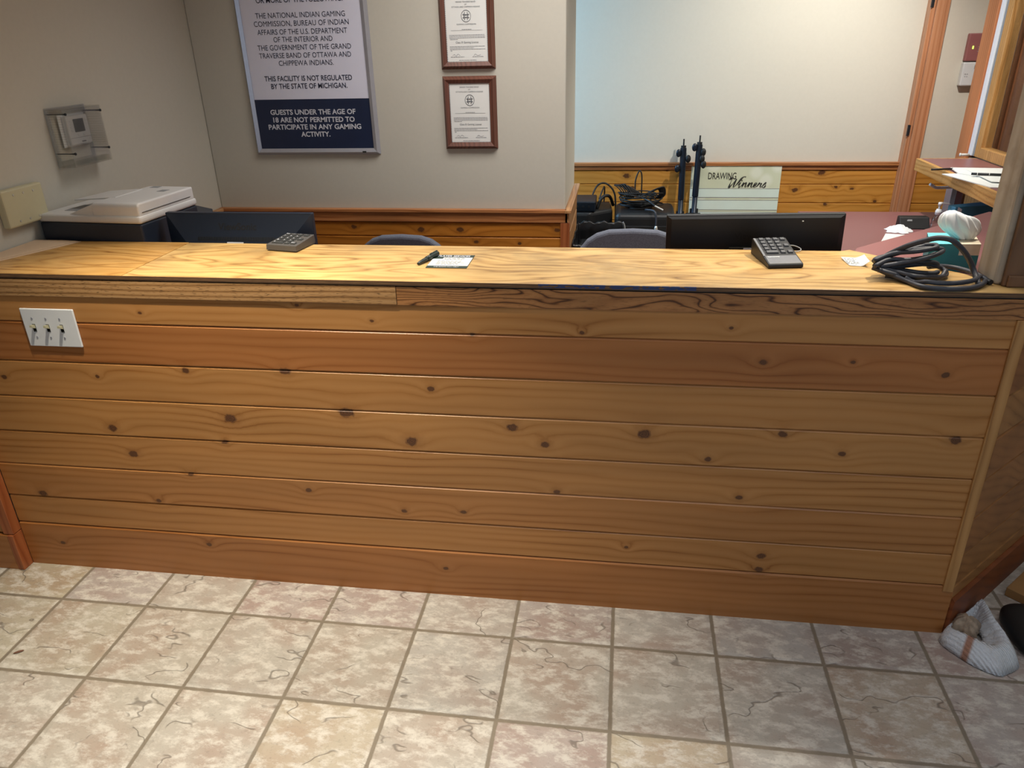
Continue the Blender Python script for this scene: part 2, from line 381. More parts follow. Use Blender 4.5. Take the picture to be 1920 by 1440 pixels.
m_wall = plain('beige_wall_paint', 'c4bfb2', 0.75, var=0.015, scale=60, bump=0.06)
m_wall_far = plain('cream_wall_paint', 'd6d0c2', 0.75, var=0.012, scale=60, bump=0.05)
m_ceil = plain('white_ceiling', 'dedbd2', 0.9, var=0.02)
m_maroon = plain('maroon_laminate', '865758', 0.35, var=0.03, scale=200)
m_black = plain('black_plastic', '17181b', 0.45, var=0.08, scale=300, bump=0.05)
m_navyblack = plain('navy_black_plastic', '1b2434', 0.38, var=0.05, scale=300, bump=0.04)
m_dark = plain('matte_black', '101012', 0.55, var=0.1, scale=120)
m_rubber = plain('black_rubber_cable', '3b3c43', 0.5, var=0.12, scale=90, bump=0.08)
m_white = plain('white_plastic', 'dcdddf', 0.38, var=0.01)
m_printer = plain('pale_grey_plastic', 'd4d2d0', 0.4, var=0.012)
m_printer_dark = plain('printer_slate_plastic', '202735', 0.42, var=0.04)
m_label = plain('grey_label', '8b8d90', 0.5)
m_ivory = plain('ivory_plastic', 'c6bf9e', 0.45, var=0.015)
m_toggle = plain('aged_toggle', 'a8a386', 0.4)
m_hole = plain('dark_slot', '2b2a26', 0.6)
m_chrome = plain('satin_chrome', 'cfccc4', 0.3, metal=0.45, var=0.03)
m_alu = plain('silver_aluminium', 'b9bac4', 0.35, metal=0.55, var=0.03)
m_alu_white = plain('white_metal_track', 'eef0f4', 0.35, var=0.01)
m_iron = plain('black_hinge', '232529', 0.45, metal=0.3)
m_paper = plain('white_paper', 'e2e2de', 0.8, var=0.01)
m_tissue = plain('white_tissue', 'eef2f5', 0.85, var=0.01)
m_poster = plain('poster_white', 'e0e0f0', 0.5, var=0.01, scale=8)
m_poster_navy = plain('poster_navy', '1c2744', 0.42, var=0.10, scale=7)
m_ink = plain('navy_ink', '2b2f45', 0.6)
m_ink_white = plain('white_ink', 'd4d5de', 0.6)
m_ink_grey = plain('grey_ink', '6b6d72', 0.7)
m_ink_lt = plain('pale_grey_ink', '98999b', 0.7)
m_walnut = wood('walnut_frame', [(0.0,'6e4436'),(0.6,'5f392d'),(1.0,'472820')], along='z', across='x', freq=120, warp=0.8, rough=0.45)
m_kraft = plain('manila_paper', 'd3b799', 0.8, var=0.02, scale=30)
m_fabric = plain('grey_chair_fabric', '5a5e6a', 0.95, var=0.35, scale=420, bump=0.4)
m_green = plain('card_green', '23352f', 0.5)
m_pen = plain('green_black_pen', '1f2a28', 0.35)
m_keycap = plain('grey_keycap', '45464a', 0.5)
m_keycap_b = plain('dark_keycap', '3c3d3d', 0.5)
m_kpbody = plain('charcoal_keypad', '504d4b', 0.5, var=0.06, scale=200)
m_kptop = plain('keypad_silver_top', '75767a', 0.42, var=0.06, scale=120)
m_teal = plain('shaded_teal_card', '2f7f87', 0.55, var=0.08, scale=25)  # dark teal with the shade of the box sides in its colour
m_beigecard = plain('cream_card', 'd8cdb6', 0.6, var=0.08, scale=30)
m_blue = plain('blue_card', '4788a4', 0.55, var=0.06, scale=30)
m_cardboard = plain('cardboard', '9c7345', 0.8, var=0.05, scale=20)
m_liner = plain('black_bin_liner', '121214', 0.28, var=0.2, scale=30, bump=0.3)
m_linered = plain('red_tab', '9a2d33', 0.5)
m_fire = plain('red_alarm_panel', '9a605f', 0.5, var=0.02)
m_blueb = plain('blue_black_steel', '1c2430', 0.35, metal=0.4)
m_brown_dark = wood('dark_brown_casing', [(0.0,'7d6556'),(0.6,'6f584a'),(1.0,'574438')], along='z', across='x', freq=60, warp=0.7, rough=0.6)
m_chip = plain('brown_chip', '6e4a38', 0.8)

def mat_led(name, c, s):
    g = NT(name); g.b.inputs['Emission Color'].default_value = lin(c); g.b.inputs['Emission Strength'].default_value = s
    return g.out(lin(c), 0.4)
m_led = mat_led('green_led', 'b8ff5a', 2.0)

def mat_clear(name, tint=(0.93,0.93,0.90,1), gloss=0.10, rough=0.05):
    g = NT(name); n = g.n
    t = g.node('ShaderNodeBsdfTransparent'); t.inputs[0].default_value = tint
    gl = g.node('ShaderNodeBsdfGlossy'); gl.inputs['Roughness'].default_value = rough
    fr = g.node('ShaderNodeFresnel'); fr.inputs[0].default_value = 1.45
    f = g.math('ADD', g.math('MULTIPLY', fr.outputs[0], 0.45), gloss*0.1)
    mx = g.node('ShaderNodeMixShader'); g.put(mx.inputs[0], f)
    g.t.links.new(t.outputs[0], mx.inputs[1]); g.t.links.new(gl.outputs[0], mx.inputs[2])
    g.t.links.new(mx.outputs[0], n['Material Output'].inputs[0])
    return g.m
m_glass = mat_clear('window_glass', (0.95,0.96,0.95,1))
m_acrylic = mat_clear('clear_acrylic', (0.985,0.98,0.965,1), 0.15, 0.15)
m_bottle = mat_clear('clear_bottle', (0.86,0.87,0.86,1), 0.3, 0.06)

def mat_towel():
    g = NT('ribbed_white_towel'); P = g.obj(); S = g.sep(P)
    r = g.math('PINGPONG', g.math('MULTIPLY', g.math('ADD', g.math('MULTIPLY', S[0], 0.8), g.math('MULTIPLY', S[1], 0.6)), 300.0), 1.0)
    n = g.noise(P, 260, 2.0)
    d = g.vmath('LENGTH', g.comb(g.math('MULTIPLY', g.math('ADD', g.math('MULTIPLY', g.math('ADD', S[0], 0.052), 0.35), g.math('MULTIPLY', g.math('ADD', S[1], 0.062), 0.25)), 20.0), g.math('MULTIPLY', g.math('SUBTRACT', g.math('MULTIPLY', g.math('ADD', S[0], 0.052), 0.85), g.math('MULTIPLY', g.math('ADD', S[1], 0.062), 0.53)), 95.0), 0.0), out=1)
    st = g.rng(d, 0.6, 1.3, 0.85, 0.0)
    dirt = g.math('MULTIPLY', g.rng(g.noise(P, 22, 3.0), 0.5, 0.7), 0.25)
    col = g.mix(dirt, lin('dde0e6'), lin('b3a797'))
    col = g.mix(st, col, lin('a5673f'))
    g.bump(g.math('ADD', g.math('MULTIPLY', r, 0.8), n), 0.8, 0.003)
    return g.out(col, 0.95)
m_towel = mat_towel()
m_rag = plain('dirty_rag', 'a08c78', 0.95, var=0.4, scale=45, bump=0.6)

def mat_board():
    g = NT('bokeh_board'); P = g.obj()
    v = g.node('ShaderNodeTexVoronoi'); g.put(v.inputs['Vector'], P); v.inputs['Scale'].default_value = 7.0
    f = g.rng(v.outputs['Distance'], 0.28, 0.42, 1.0, 0.0)
    n = g.noise(P, 5.0, 1.0)
    col = g.mix(n, lin('c9d0b4'), lin('dfe2c8'))
    col = g.mix(g.math('MULTIPLY', f, 0.5), col, lin('f0f3e8'))
    return g.out(col, 0.4)
m_board = mat_board()
m_board_band = plain('pale_mint_band', 'dcebe2', 0.4, var=0.02, scale=6)

# ------------------------------------------------------------------ setting
def structure(mb, name, mat, label, cat, **kw):
    return tag(mb.build(name, mat, None, **kw), label, cat, kind='structure')

fl = MB().box(-4.0, 4.6, -4.2, 3.2, -0.06, 0.0)
fl_o = fl.build('floor', m_floor)
# lay the tile grid from its own corner
for v in fl_o.data.vertices: v.co = RZ(0.17026) @ (v.co - Vector((-1.87894, -0.17416, 0)))
fl_o.location = (-1.87894, -0.17416, 0); fl_o.rotation_euler = (0, 0, R(-0.17026))
tag(fl_o, 'beige and grey slate-look square floor tiles with sandy grout', 'floor', kind='structure')

structure(MB().box(-4.1, 4.6, -4.6, 3.3, 2.75, 2.85), 'ceiling', m_ceil, 'white ceiling above the counter room', 'ceiling')
ZC = 2.75
structure(MB().box(-2.30, -2.06, 0.02, 3.16, 0, ZC), 'wall_left', m_wall, 'beige painted side wall with thermostat and blank plate', 'wall')
structure(MB().box(-2.06, -0.277, 1.68, 2.36, 0, ZC), 'wall_back', m_wall, 'beige painted partition wall carrying the poster and certificates', 'wall', bevel=0.006)
structure(MB().box(-2.30, 4.0, 3.16, 3.26, 0, ZC), 'wall_far', m_wall_far, 'cream painted far wall behind the drawing board', 'wall')
structure(MB().box(1.98, 2.12, 1.05, 2.97, 0, 1.035).box(1.98, 2.12, 1.05, 2.97, 2.15, ZC).box(1.98, 2.12, 1.05, 1.25, 1.035, 2.15).box(1.995, 2.12, 2.84, 2.955, 1.035, 2.15),
          'wall_right', m_wall, 'beige side wall around the teller window', 'wall')
structure(MB().box(3.9, 4.0, -4.2, 3.16, 0, ZC), 'wall_east', m_wall, 'beige wall of the room beyond the teller window', 'wall')
structure(MB().box(-3.6, -3.5, -4.2, 0.02, 0, ZC), 'wall_west', m_wall, 'beige side wall of the entrance lobby', 'wall')
structure(MB().box(-3.5, -2.30, 0.02, 0.12, 0, ZC), 'wall_lobby', m_wall, 'beige lobby wall left of the counter', 'wall')
structure(MB().box(-3.6, 4.0, -4.7, -4.6, 0, ZC), 'wall_front', m_wall, 'beige entrance wall behind the viewer', 'wall')

def planks(mb, x0, x1, zs, t=0.016, gv=0.007, tones=None, jit=0.0):
    """horizontal tongue-and-groove boards facing -y (their face at y=0), zs from top to bottom"""
    for i in range(len(zs)-1):
        zt, zb = zs[i], zs[i+1]
        mb.tone = tones[i] if tones else random.random()*0.5; mb.seed = 0.37*i+random.random()
        j = random.uniform(-jit, jit)
        prof = [(t, zb), (0.004+j, zb), (j, zb+0.003), (j, zt-gv), (gv*0.8+j, zt-gv*0.35), (gv*0.8+j, zt), (t, zt)]
        mb.extrude_x(prof, x0, x1)
    return mb

# wainscot of the partition (front and its end), with cap rail
zs = [0.905, 0.832, 0.71, 0.588, 0.466, 0.344, 0.222, 0.1, 0.0]
t = thing('trim_1', 'reddish cedar wainscot with cap rail along the partition wall', 'wainscot', (0,0,0), kind='structure')
mb = planks(MB(TR(0, 1.664, 0)), -2.06, -0.293, zs); mb.build('planks', m_cedar_back, t)
mb = MB(TR(-0.261, 1.664, 0) @ RZ(90)); planks(mb, 0.0, 0.696, zs); mb.build('end_planks', m_cap_y, t)
MB().box(-2.06, -0.268, 1.645, 1.68, 0.953, 0.969).box(-2.06, -0.262, 1.655, 1.68, 0.905, 0.953).build('cap_rail', m_cap, t, bevel=0.003)
MB().box(-0.277, -0.245, 1.640, 2.37, 0.953, 0.969).box(-0.277, -0.257, 1.655, 2.36, 0.905, 0.953).build('end_cap_rail', m_cap_y, t, bevel=0.003)
MB().box(-0.298, -0.260, 1.656, 1.664, 0.0, 0.905).box(-0.262, -0.254, 1.656, 1.70, 0.0, 0.905).build('corner_board', m_red, t, bevel=0.002)
# little piece of cap on the side wall
tag(MB().box(-2.06, -2.03, 0.86, 1.645, 0.953, 0.969).box(-2.06, -2.045, 0.86, 1.66, 0.0, 0.953).build('trim_2', m_cap_y, None, bevel=0.003),
    'cedar cap rail along the beige side wall behind the printer', 'wainscot', kind='structure')
# wainscot of the far wall
zf = [0.918, 0.828, 0.709, 0.588, 0.466, 0.344, 0.222, 0.1, 0.0]
t = thing('trim_3', 'honey cedar wainscot with cap rail along the far wall', 'wainscot', (0,0,0), kind='structure')
planks(MB(TR(0, 3.145, 0)), -2.0, 3.88, zf).build('planks', m_cedar_far, t)
MB().box(-2.0, 3.88, 3.125, 3.16, 0.945, 0.966).box(-2.0, 3.88, 3.137, 3.16, 0.918, 0.945).build('cap_rail', m_cap, t, bevel=0.003)

# door casing on the far wall, with hinges
t = thing('door_1', 'orange fir door casing with black hinges on the far wall', 'door', (1.745, 3.13, 0), kind='structure')
MB().box(1.70, 1.725, 3.09, 3.16, 0, 2.3).box(1.725, 1.775, 3.07, 3.16, 0, 2.3).box(1.775, 1.80, 3.085, 3.16, 0, 2.3).build('casing', m_fir, t, bevel=0.003, world=True)
for z in (1.16, 1.86):
    MB().box(1.697, 1.712, 3.083, 3.092, z-0.03, z+0.03).tube([(1.699,3.083,z-0.032),(1.699,3.083,z+0.032)], 0.005).build('hinge', m_iron, t, world=True)

# teller window in the side wall
t = thing('window_1', 'teller window with orange jamb, white track and oak sash', 'window', (1.98, 2.2, 1.05), kind='structure')
MB().box(1.955, 2.13, 2.84, 2.97, 0.0, 2.3).build('jamb', m_fir_y, t, bevel=0.003, world=True)
MB().box(1.968, 2.06, 2.793, 2.84, 1.052, 2.15).build('track', m_alu_white, t, bevel=0.002, world=True)
MB().box(1.975, 2.06, 2.765, 2.793, 1.052, 2.15).build('track_edge', m_label, t, world=True)
sash = MB().box(1.972, 2.03, 2.70, 2.765, 1.052, 2.13).box(1.972, 2.03, 1.25, 1.31, 1.052, 2.13).box(1.972, 2.03, 1.31, 2.70, 1.052, 1.108).box(1.972, 2.03, 1.31, 2.70, 2.07, 2.13).build('sash', m_oak_sash, t, bevel=0.003, world=True)
pn = MB().box(1.995, 2.001, 1.30, 2.71, 1.10, 2.08).build('pane', m_glass, sash); pn.data.transform(TR(-1.98, -2.2, -1.05))
tag(MB().box(2.16, 2.25, 3.10, 3.135, 0, 2.4).box(2.25, 2.36, 3.07, 3.135, 0, 2.4).build('trim_4', m_brown_dark, None, bevel=0.003), 'dark brown casing seen through the teller window', 'casing', kind='structure')

# ------------------------------------------------------------------ the counter
ct = thing('reception_counter', 'long cedar-planked reception counter with plywood top and oak fascia', 'counter', (0,0,0))
ZP = [1.055, 0.9632, 0.8277, 0.6991, 0.5653, 0.4342, 0.3018, 0.1854, 0.0]
TN = [0.10, 0.62, 0.10, 0.05, 0.12, 0.30, 0.18, 0.25]
random.seed(11)
planks(MB(), -2.125, 1.012, ZP[:-1], t=0.018, gv=0.006, tones=TN, jit=0.001).build('front_panel', m_cedar, ct)
mb = MB(); mb.tone = 0.5; mb.seed = 4.2
mb.extrude_x([(0.018,0.0),(-0.002,0.0),(-0.002,0.178),(0.003,0.1835),(0.018,0.1854)], -2.125, 1.042).build('base_board', m_cedar, ct)
MB().box(-2.05, 0.99, 0.019, 0.36, 0.0, 1.099).build('carcass', m_under, ct)
mb = MB(); mb.seed = 1.1; mb.box(-2.12, -0.6315, -0.005, 0.0, 1.0475, 1.1025).build('fascia_board', m_oak_l, ct, bevel=0.0015)
mb = MB(); mb.seed = 2.6; mb.box(-0.6305, 1.050, -0.004, 0.0, 1.0465, 1.1015).build('fascia_board', m_oak_r, ct, bevel=0.0015)
mb = MB(); mb.seed = 0.8; mb.prism([(-2.055,-0.004),(-1.4715,-0.004),(-1.4735,0.383),(-2.055,0.383)], 1.1060, 1.1198).build('countertop', m_ply_l, ct, bevel=0.001)
mb = MB(); mb.seed = 3.3; mb.prism([(-1.4695,-0.004),(1.050,-0.004),(1.055,0.035),(0.69,0.40),(0.66,0.385),(-1.4715,0.383)], 1.1060, 1.1190).build('countertop', m_ply, ct, bevel=0.001)
MB().box(-2.055, 1.050, -0.0065, -0.004, 1.1065, 1.1180).build('countertop_edge', m_edge, ct)
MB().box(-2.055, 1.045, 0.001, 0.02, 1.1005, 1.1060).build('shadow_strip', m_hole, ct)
MB().box(1.010, 1.040, -0.006, 0.012, 0.165, 1.0460).build('corner_batten', m_batten, ct, bevel=0.002)
SM = TR(1.042, 0.0, 0) @ RZ(45)
mb = MB(SM); mb.tone = 0.2
random.seed(5)
planks(mb, 0.0, 0.95, [1.0945]+ZP[1:-1]+[0.10], t=0.018, gv=0.006, jit=0.001)
o = mb.build('side_panel', m_side, ct); 
mb = MB(SM); mb.seed = 2.2; mb.tone = 0.9; mb.extrude_x([(0.018,0.0),(-0.012,0.0),(-0.012,0.128),(-0.004,0.136),(0.018,0.136)], 0.004, 0.95).build('side_base_board', m_side, ct)
MB().prism([(1.00,0.03),(1.066,0.03),(1.70,0.664),(1.34,1.03),(0.74,0.48),(0.70,0.365),(0.995,0.365)], 0.0, 1.085).build('side_carcass', m_under, ct)
MB().prism([(0.985,0.10),(1.055,0.03),(1.085,0.03),(1.715,0.66),(1.355,1.052),(0.739,0.496),(0.70,0.392)], 1.0855, 1.1004).build('laminate_top', m_maroon, ct, bevel=0.001)

# panelled return at the left end of the counter
t = thing('trim_5', 'cedar panelled return with reddish corner board left of the counter', 'panelling', (-2.4, -0.02, 0), kind='structure')
planks(MB(TR(0,-0.034,0)), -3.4, -2.166, [1.05,0.9632,0.8277,0.6991,0.5653,0.4342,0.3018,0.156], t=0.03).build('planks', m_cedar, t, world=True)
MB().box(-3.4, -2.150, -0.044, -0.004, 0.0, 0.15).build('base_board', m_cedar, t, bevel=0.002, world=True)
MB().box(-2.166, -2.126, -0.040, -0.001, 0.153, 1.05).box(-2.150, -2.1265, -0.046, -0.001, 0.0, 0.151).build('corner_board', m_red, t, bevel=0.002, world=True)

# timber post standing on the counter's right end
t = thing('timber_post', 'weathered grey-brown timber post standing on the right counter end', 'post', (1.03, 0.11, 1.1195))
MB().box(0.962, 1.09, 0.062, 0.172, 1.1195, 2.748).build('post', m_post, t, bevel=0.008, world=True)
MB().box(0.978, 1.12, 0.048, 0.062, 1.1195, 2.748).box(0.985, 1.12, 0.040, 0.050, 1.1195, 1.150).build('facing_board', m_postf, t, bevel=0.003, world=True)

# desk behind the counter
t = thing('desk', 'maroon laminate desk running behind the counter and along the teller side', 'desk', (0.5, 0.7, 0))
MB().prism([(-2.05,0.395),(0.72,0.395),(0.74,0.52),(1.33,1.06),(1.63,1.33),(1.955,1.33),(1.955,2.62),(1.02,2.62),(1.02,0.98),(0.95,0.85),(-2.05,0.85)], 0.735, 0.765).build('desk_top', m_maroon, t, bevel=0.002, world=True)
for x0 in (-2.03, -0.62, 0.48):
    MB().box(x0, x0+0.03, 0.42, 0.82, 0, 0.735).build('support_panel', m_under, t, world=True)
MB().box(1.9, 1.93, 1.4, 2.6, 0, 0.735).build('support_panel', m_under, t, world=True)
MB().box(1.04, 1.07, 2.1, 2.6, 0, 0.735).build('support_panel', m_under, t, world=True)

# teller shelf
t = thing('teller_shelf', 'maroon shelf with oak edging below the teller window', 'shelf', (1.82, 2.1, 1.03))
MB().box(1.672, 1.968, 1.45, 2.70, 1.03, 1.050).build('shelf_top', m_maroon, t, world=True)
MB().box(1.648, 1.672, 1.43, 2.715, 0.985, 1.0505).box(1.672, 1.968, 2.70, 2.715, 0.985, 1.0505).box(1.672,1.968,1.43,1.45,0.985,1.0505).build('oak_edge', m_oak_shelf, t, bevel=0.003, world=True)
MB().box(1.93, 1.978, 1.50, 2.66, 0.80, 1.029).build('bracket_panel', m_under, t, bevel=0.003, world=True)

# ------------------------------------------------------------------ wall things
def text_at(mb, string, x0, x1, z, y, height=None, offset=0.0, shear=0.0, spacing=1.0):
    return mb.text(string, x0, x1, 0.0, TR(0, y, z) @ FRONT, height=height, offset=offset, shear=shear, spacing=spacing)

# framed poster on the partition
t = thing('framed_poster', 'tall silver snap-framed notice about gaming regulation with navy foot', 'poster', (-1.49, 1.679, 1.23))
X0, X1, Z0, Z1 = -1.812, -1.176, 1.229, 2.18
fw = 0.030
def bevel_bar(mb, a, b, inward, y0, y1, wd):
    a, b, n = Vector(a), Vector(b), Vector(inward)
    d = (b-a).normalized()
    i0, i1 = a+n*wd+d*wd, b+n*wd-d*wd
    m0, m1 = a+n*wd*0.45+d*wd*0.45, b+n*wd*0.45-d*wd*0.45
    vs = [(a.x,y1,a.y),(b.x,y1,b.y),(m1.x,y0,m1.y),(m0.x,y0,m0.y),(i1.x,y0+0.008,i1.y),(i0.x,y0+0.008,i0.y),(i1.x,y1,i1.y),(i0.x,y1,i0.y)]
    mb.add(vs, [(0,1,2,3),(3,2,4,5),(5,4,6,7),(7,6,1,0),(0,3,5,7),(1,6,4,2)])
c = [(X0,Z0),(X1,Z0),(X1,Z1),(X0,Z1)]
mb = MB()
for i, n in enumerate([(0,1),(-1,0),(0,-1),(1,0)]):
    bevel_bar(mb, c[i], c[(i+1)%4], n, 1.660, 1.6795, fw)
mb.build('frame', m_alu, t, world=True)
MB().box(X0+fw-0.004, X1-fw+0.004, 1.672, 1.678, 1.486, Z1-fw+0.004).build('poster_sheet', m_poster, t, world=True)
MB().box(X0+fw-0.004, X1-fw+0.004, 1.672, 1.678, Z0+fw-0.004, 1.486).build('navy_panel', m_poster_navy, t, world=True)
mb = MB()
for s_, a, b, z, off in [
    ('OR MORE OF THE FOLLOWING:', -1.700, -1.286, 1.900, 0.012),
    ('THE NATIONAL INDIAN GAMING', -1.713, -1.282, 1.837, 0.0), ('COMMISSION, BUREAU OF INDIAN', -1.726, -1.268, 1.803, 0.0),
    ('AFFAIRS OF THE U.S. DEPARTMENT', -1.715, -1.280, 1.768, 0.0), ('OF THE INTERIOR AND', -1.641, -1.354, 1.736, 0.0),
    ('THE GOVERNMENT OF THE GRAND', -1.725, -1.269, 1.702, 0.0), ('TRAVERSE BAND OF OTTAWA AND', -1.723, -1.273, 1.668, 0.0),
    ('CHIPPEWA INDIANS.', -1.631, -1.362, 1.635, 0.0),
    ('THIS FACILITY IS NOT REGULATED', -1.714, -1.280, 1.568, 0.014), ('BY THE STATE OF MICHIGAN.', -1.686, -1.307, 1.534, 0.014)]:
    text_at(mb, s_, a, b, z, 1.6715, height=0.0225, offset=off)
mb.build('lettering', m_ink, t, world=True)
mb = MB()
for s_, a, b, z in [('GUESTS UNDER THE AGE OF', -1.710, -1.281, 1.417), ('18 ARE NOT PERMITTED TO', -1.701, -1.289, 1.382),
                    ('PARTICIPATE IN ANY GAMING', -1.730, -1.260, 1.349), ('ACTIVITY.', -1.568, -1.420, 1.315)]:
    text_at(mb, s_, a, b, z, 1.6715, height=0.0225, offset=0.024)
mb.build('white_lettering', m_ink_white, t, world=True)
MB().box(-1.262, -1.244, 1.6585, 1.662, 1.239, 1.247).build('maker_tag', m_hole, t, world=True)

# two framed certificates
def certificate(zb, label):
    t = thing('framed_certificate', label, 'certificate', (-0.723, 1.679, zb), group='framed gaming licences on the partition wall')
    W, H, f = 0.252, 0.322, 0.031
    x0, x1 = -W/2, W/2
    mb = MB()
    for a, b, n in [((x0,0),(x1,0),(0,1)), ((x1,0),(x1,H),(-1,0)), ((x1,H),(x0,H),(0,-1)), ((x0,H),(x0,0),(1,0))]:
        bevel_bar(mb, a, b, n, -0.022, 0.0005, f)
    mb.build('frame', m_walnut, t)
    MB().box(x0+f-0.003, x1-f+0.003, -0.010, -0.001, f-0.003, H-f+0.003).build('certificate_sheet', m_paper, t)
    Y = -0.0105
    mb = MB(); iw = W/2-f
    k = H/0.322
    text_at(mb, 'GRAND TRAVERSE BAND', -0.045, 0.045, H-0.050, Y, height=0.006)
    text_at(mb, 'OF', -0.005, 0.005, H-0.060, Y, height=0.005)
    text_at(mb, 'OTTAWA AND CHIPPEWA INDIANS', -0.064, 0.064, H-0.070, Y, height=0.006)
    text_at(mb, 'GAMING COMMISSION', -0.044, 0.044, H-0.139, Y, height=0.0055)
    ring = [(0.0215*math.cos(2*math.pi*i/32), Y, H-0.1035+0.0235*math.sin(2*math.pi*i/32)) for i in range(32)]
    mb.tube(ring, 0.0011, 4, closed=True)
    for dx in (-0.0065, 0.0065):
        mb.tube([(dx*0.9, Y, H-0.1195), (dx*1.25, Y, H-0.103), (dx*0.9, Y, H-0.0875)], lambda q: 0.0014+0.0012*(1-abs(2*q-1)), 4, sm=4)
        mb.tube([(-0.0150, Y, H-0.1035+dx), (0, Y, H-0.1035+dx*0.8), (0.0150, Y, H-0.1035+dx)], lambda q: 0.0010+0.0014*abs(math.sin(q*math.pi*3)), 4, sm=8)
    text_at(mb, 'Class III Gaming License', -0.052, 0.052, H-0.214, Y, height=0.0085)
    mb.build('emblem_and_title', m_ink_grey, t)
    mb = MB()
    random.seed(3)
    def rule(xa, xb, z, h=0.0022, broken=True):
        x = xa
        while x < xb-0.002:
            l = min(random.uniform(0.004, 0.013), xb-x)
            mb.box(x, x+l, Y-0.0002, Y+0.0006, z, z+h); x += l+(0.0016 if broken else 0)
    mb.box(-0.072, 0.072, Y-0.0002, Y+0.0006, H-0.1615, H-0.1607)
    rule(-0.022, 0.022, H-0.1585)
    for i, (xa, xb) in enumerate([(-0.080, 0.080), (-0.080, 0.082), (-0.080, 0.082), (-0.078, -0.042)]): rule(xa, xb, H-0.181-0.0058*i)
    for i, (xa, xb) in enumerate([(-0.080, 0.080), (-0.080, 0.030), (-0.080, 0.082), (-0.078, -0.070)]): rule(xa, xb, H-0.228-0.0058*i)
    rule(-0.078, -0.016, H-0.271); rule(0.022, 0.074, H-0.271); rule(-0.04, 0.04, H-0.285)
    mb.tube([(-0.07,Y,H-0.265),(-0.06,Y,H-0.259),(-0.054,Y,H-0.266),(-0.044,Y,H-0.258),(-0.034,Y,H-0.265)], 0.0006, 4, sm=4)
    mb.tube([(0.028,Y,H-0.266),(0.036,Y,H-0.259),(0.046,Y,H-0.265),(0.06,Y,H-0.262)], 0.0006, 4, sm=4)
    mb.build('small_print', m_ink_lt, t)
    mb = MB()
    bx0, bx1, bz0, bz1 = x0+f+0.002, x1-f-0.002, f+0.002, H-f-0.002
    for i in range(34):
        z = bz0+(bz1-bz0)*i/34
        mb.box(bx0-0.003, bx0+0.001, Y-0.0002, Y+0.0004, z, z+0.0035); mb.box(bx1-0.001, bx1+0.003, Y-0.0002, Y+0.0004, z, z+0.0035)
    for i in range(24):
        x = bx0+(bx1-bx0)*i/24; mb.box(x, x+0.0035, Y-0.0002, Y+0.0004, bz0-0.003, bz0+0.0005)
    mb.build('scalloped_border', m_ink_grey, t)
certificate(1.253, 'walnut framed gaming licence certificate, the lower of the two on the partition wall')
certificate(1.604, 'walnut framed gaming licence certificate hung above the other on the partition wall')

# thermostat inside its clear guard
t = thing('thermostat', 'white thermostat with small dark screen inside the clear guard', 'thermostat', (-2.059, 0.713, 1.406))
SIDE = Matrix(((0,0,1,0),(1,0,0,0),(0,1,0,0),(0,0,0,1)))     # text plane -> wall facing +x (local x runs along +y)
MB().box(-2.059, -2.026, 0.655, 0.772, 1.406, 1.508).build('body', m_white, t, bevel=0.004, world=True)
MB().box(-2.052, -2.048, 0.64, 0.787, 1.40, 1.514).build('back_plate', m_white, t, bevel=0.002, world=True)
MB().box(-2.027, -2.0248, 0.688, 0.745, 1.450, 1.496).build('screen', m_hole, t, bevel=0.001, world=True)
mb = MB()
for z in (1.490, 1.479, 1.468, 1.457): mb.box(-2.027, -2.0235, 0.668, 0.682, z-0.003, z+0.004)
for z in (1.490, 1.477): mb.box(-2.027, -2.0235, 0.752, 0.766, z-0.003, z+0.005)
mb.box(-2.027, -2.0235, 0.698, 0.708, 1.436, 1.444).box(-2.027, -2.0235, 0.728, 0.740, 1.436, 1.444)
mb.build('buttons', m_white, t, bevel=0.001, world=True)
MB().box(-2.0265, -2.0255, 0.655, 0.772, 1.4305, 1.4315).box(-2.0265, -2.0255, 0.712, 0.736, 1.414, 1.418).build('printed_marks', m_ink_grey, t, world=True)
t = thing('thermostat_guard', 'clear ribbed acrylic box guard screwed over the thermostat', 'guard', (-2.059, 0.71, 1.335))
y0, y1, z0, z1, xa, xb = 0.598, 0.812, 1.336, 1.537, -2.0585, -1.990
MB().box(xb-0.003, xb, y0, y1, z0, z1).build('front', m_acrylic, t, world=True)
MB().box(xa, xb-0.003, y0, y0+0.003, z0, z1).box(xa, xb-0.003, y1-0.003, y1, z0, z1).box(xa, xb-0.003, y0, y1, z1-0.003, z1).box(xa, xb-0.003, y0, y1, z0, z0+0.003).build('side_walls', m_acrylic, t, world=True)
MB().box(xa, xa+0.005, y0-0.004, y0+0.02, z0-0.004, z1+0.004).box(xa, xa+0.005, y1-0.02, y1+0.004, z0-0.004, z1+0.004).box(xa, xa+0.005, y0+0.02, y1-0.02, z1-0.02, z1+0.004).box(xa, xa+0.005, y0+0.02, y1-0.02, z0-0.004, z0+0.02).build('base_ring', m_acrylic, t, world=True)
mb = MB()
for k in range(22):
    y = y0+0.018+k*0.008+(0.014 if k > 10 else 0)
    if y < y1-0.006: mb.box(xb-0.022, xb+0.0012, y, y+0.003, z0+0.004, z0+0.022)
for k in range(20):
    z = z0+0.03+k*0.0085; mb.box(xa+0.01, xb-0.012, y0-0.001, y0+0.004, z, z+0.003); mb.box(xa+0.01, xb-0.012, y1-0.004, y1+0.001, z, z+0.003)
mb.build('ribs', m_acrylic, t, world=True)
for y, z in ((0.607, 1.520), (0.803, 1.518), (0.607, 1.3835), (0.803, 1.3825)):
    MB().tube([(xa, y, z), (xb+0.002, y, z)], 0.0022, 8).tube([(xb+0.001, y, z), (xb+0.005, y, z)], 0.0048, 10).build('screw', m_iron, t, world=True)

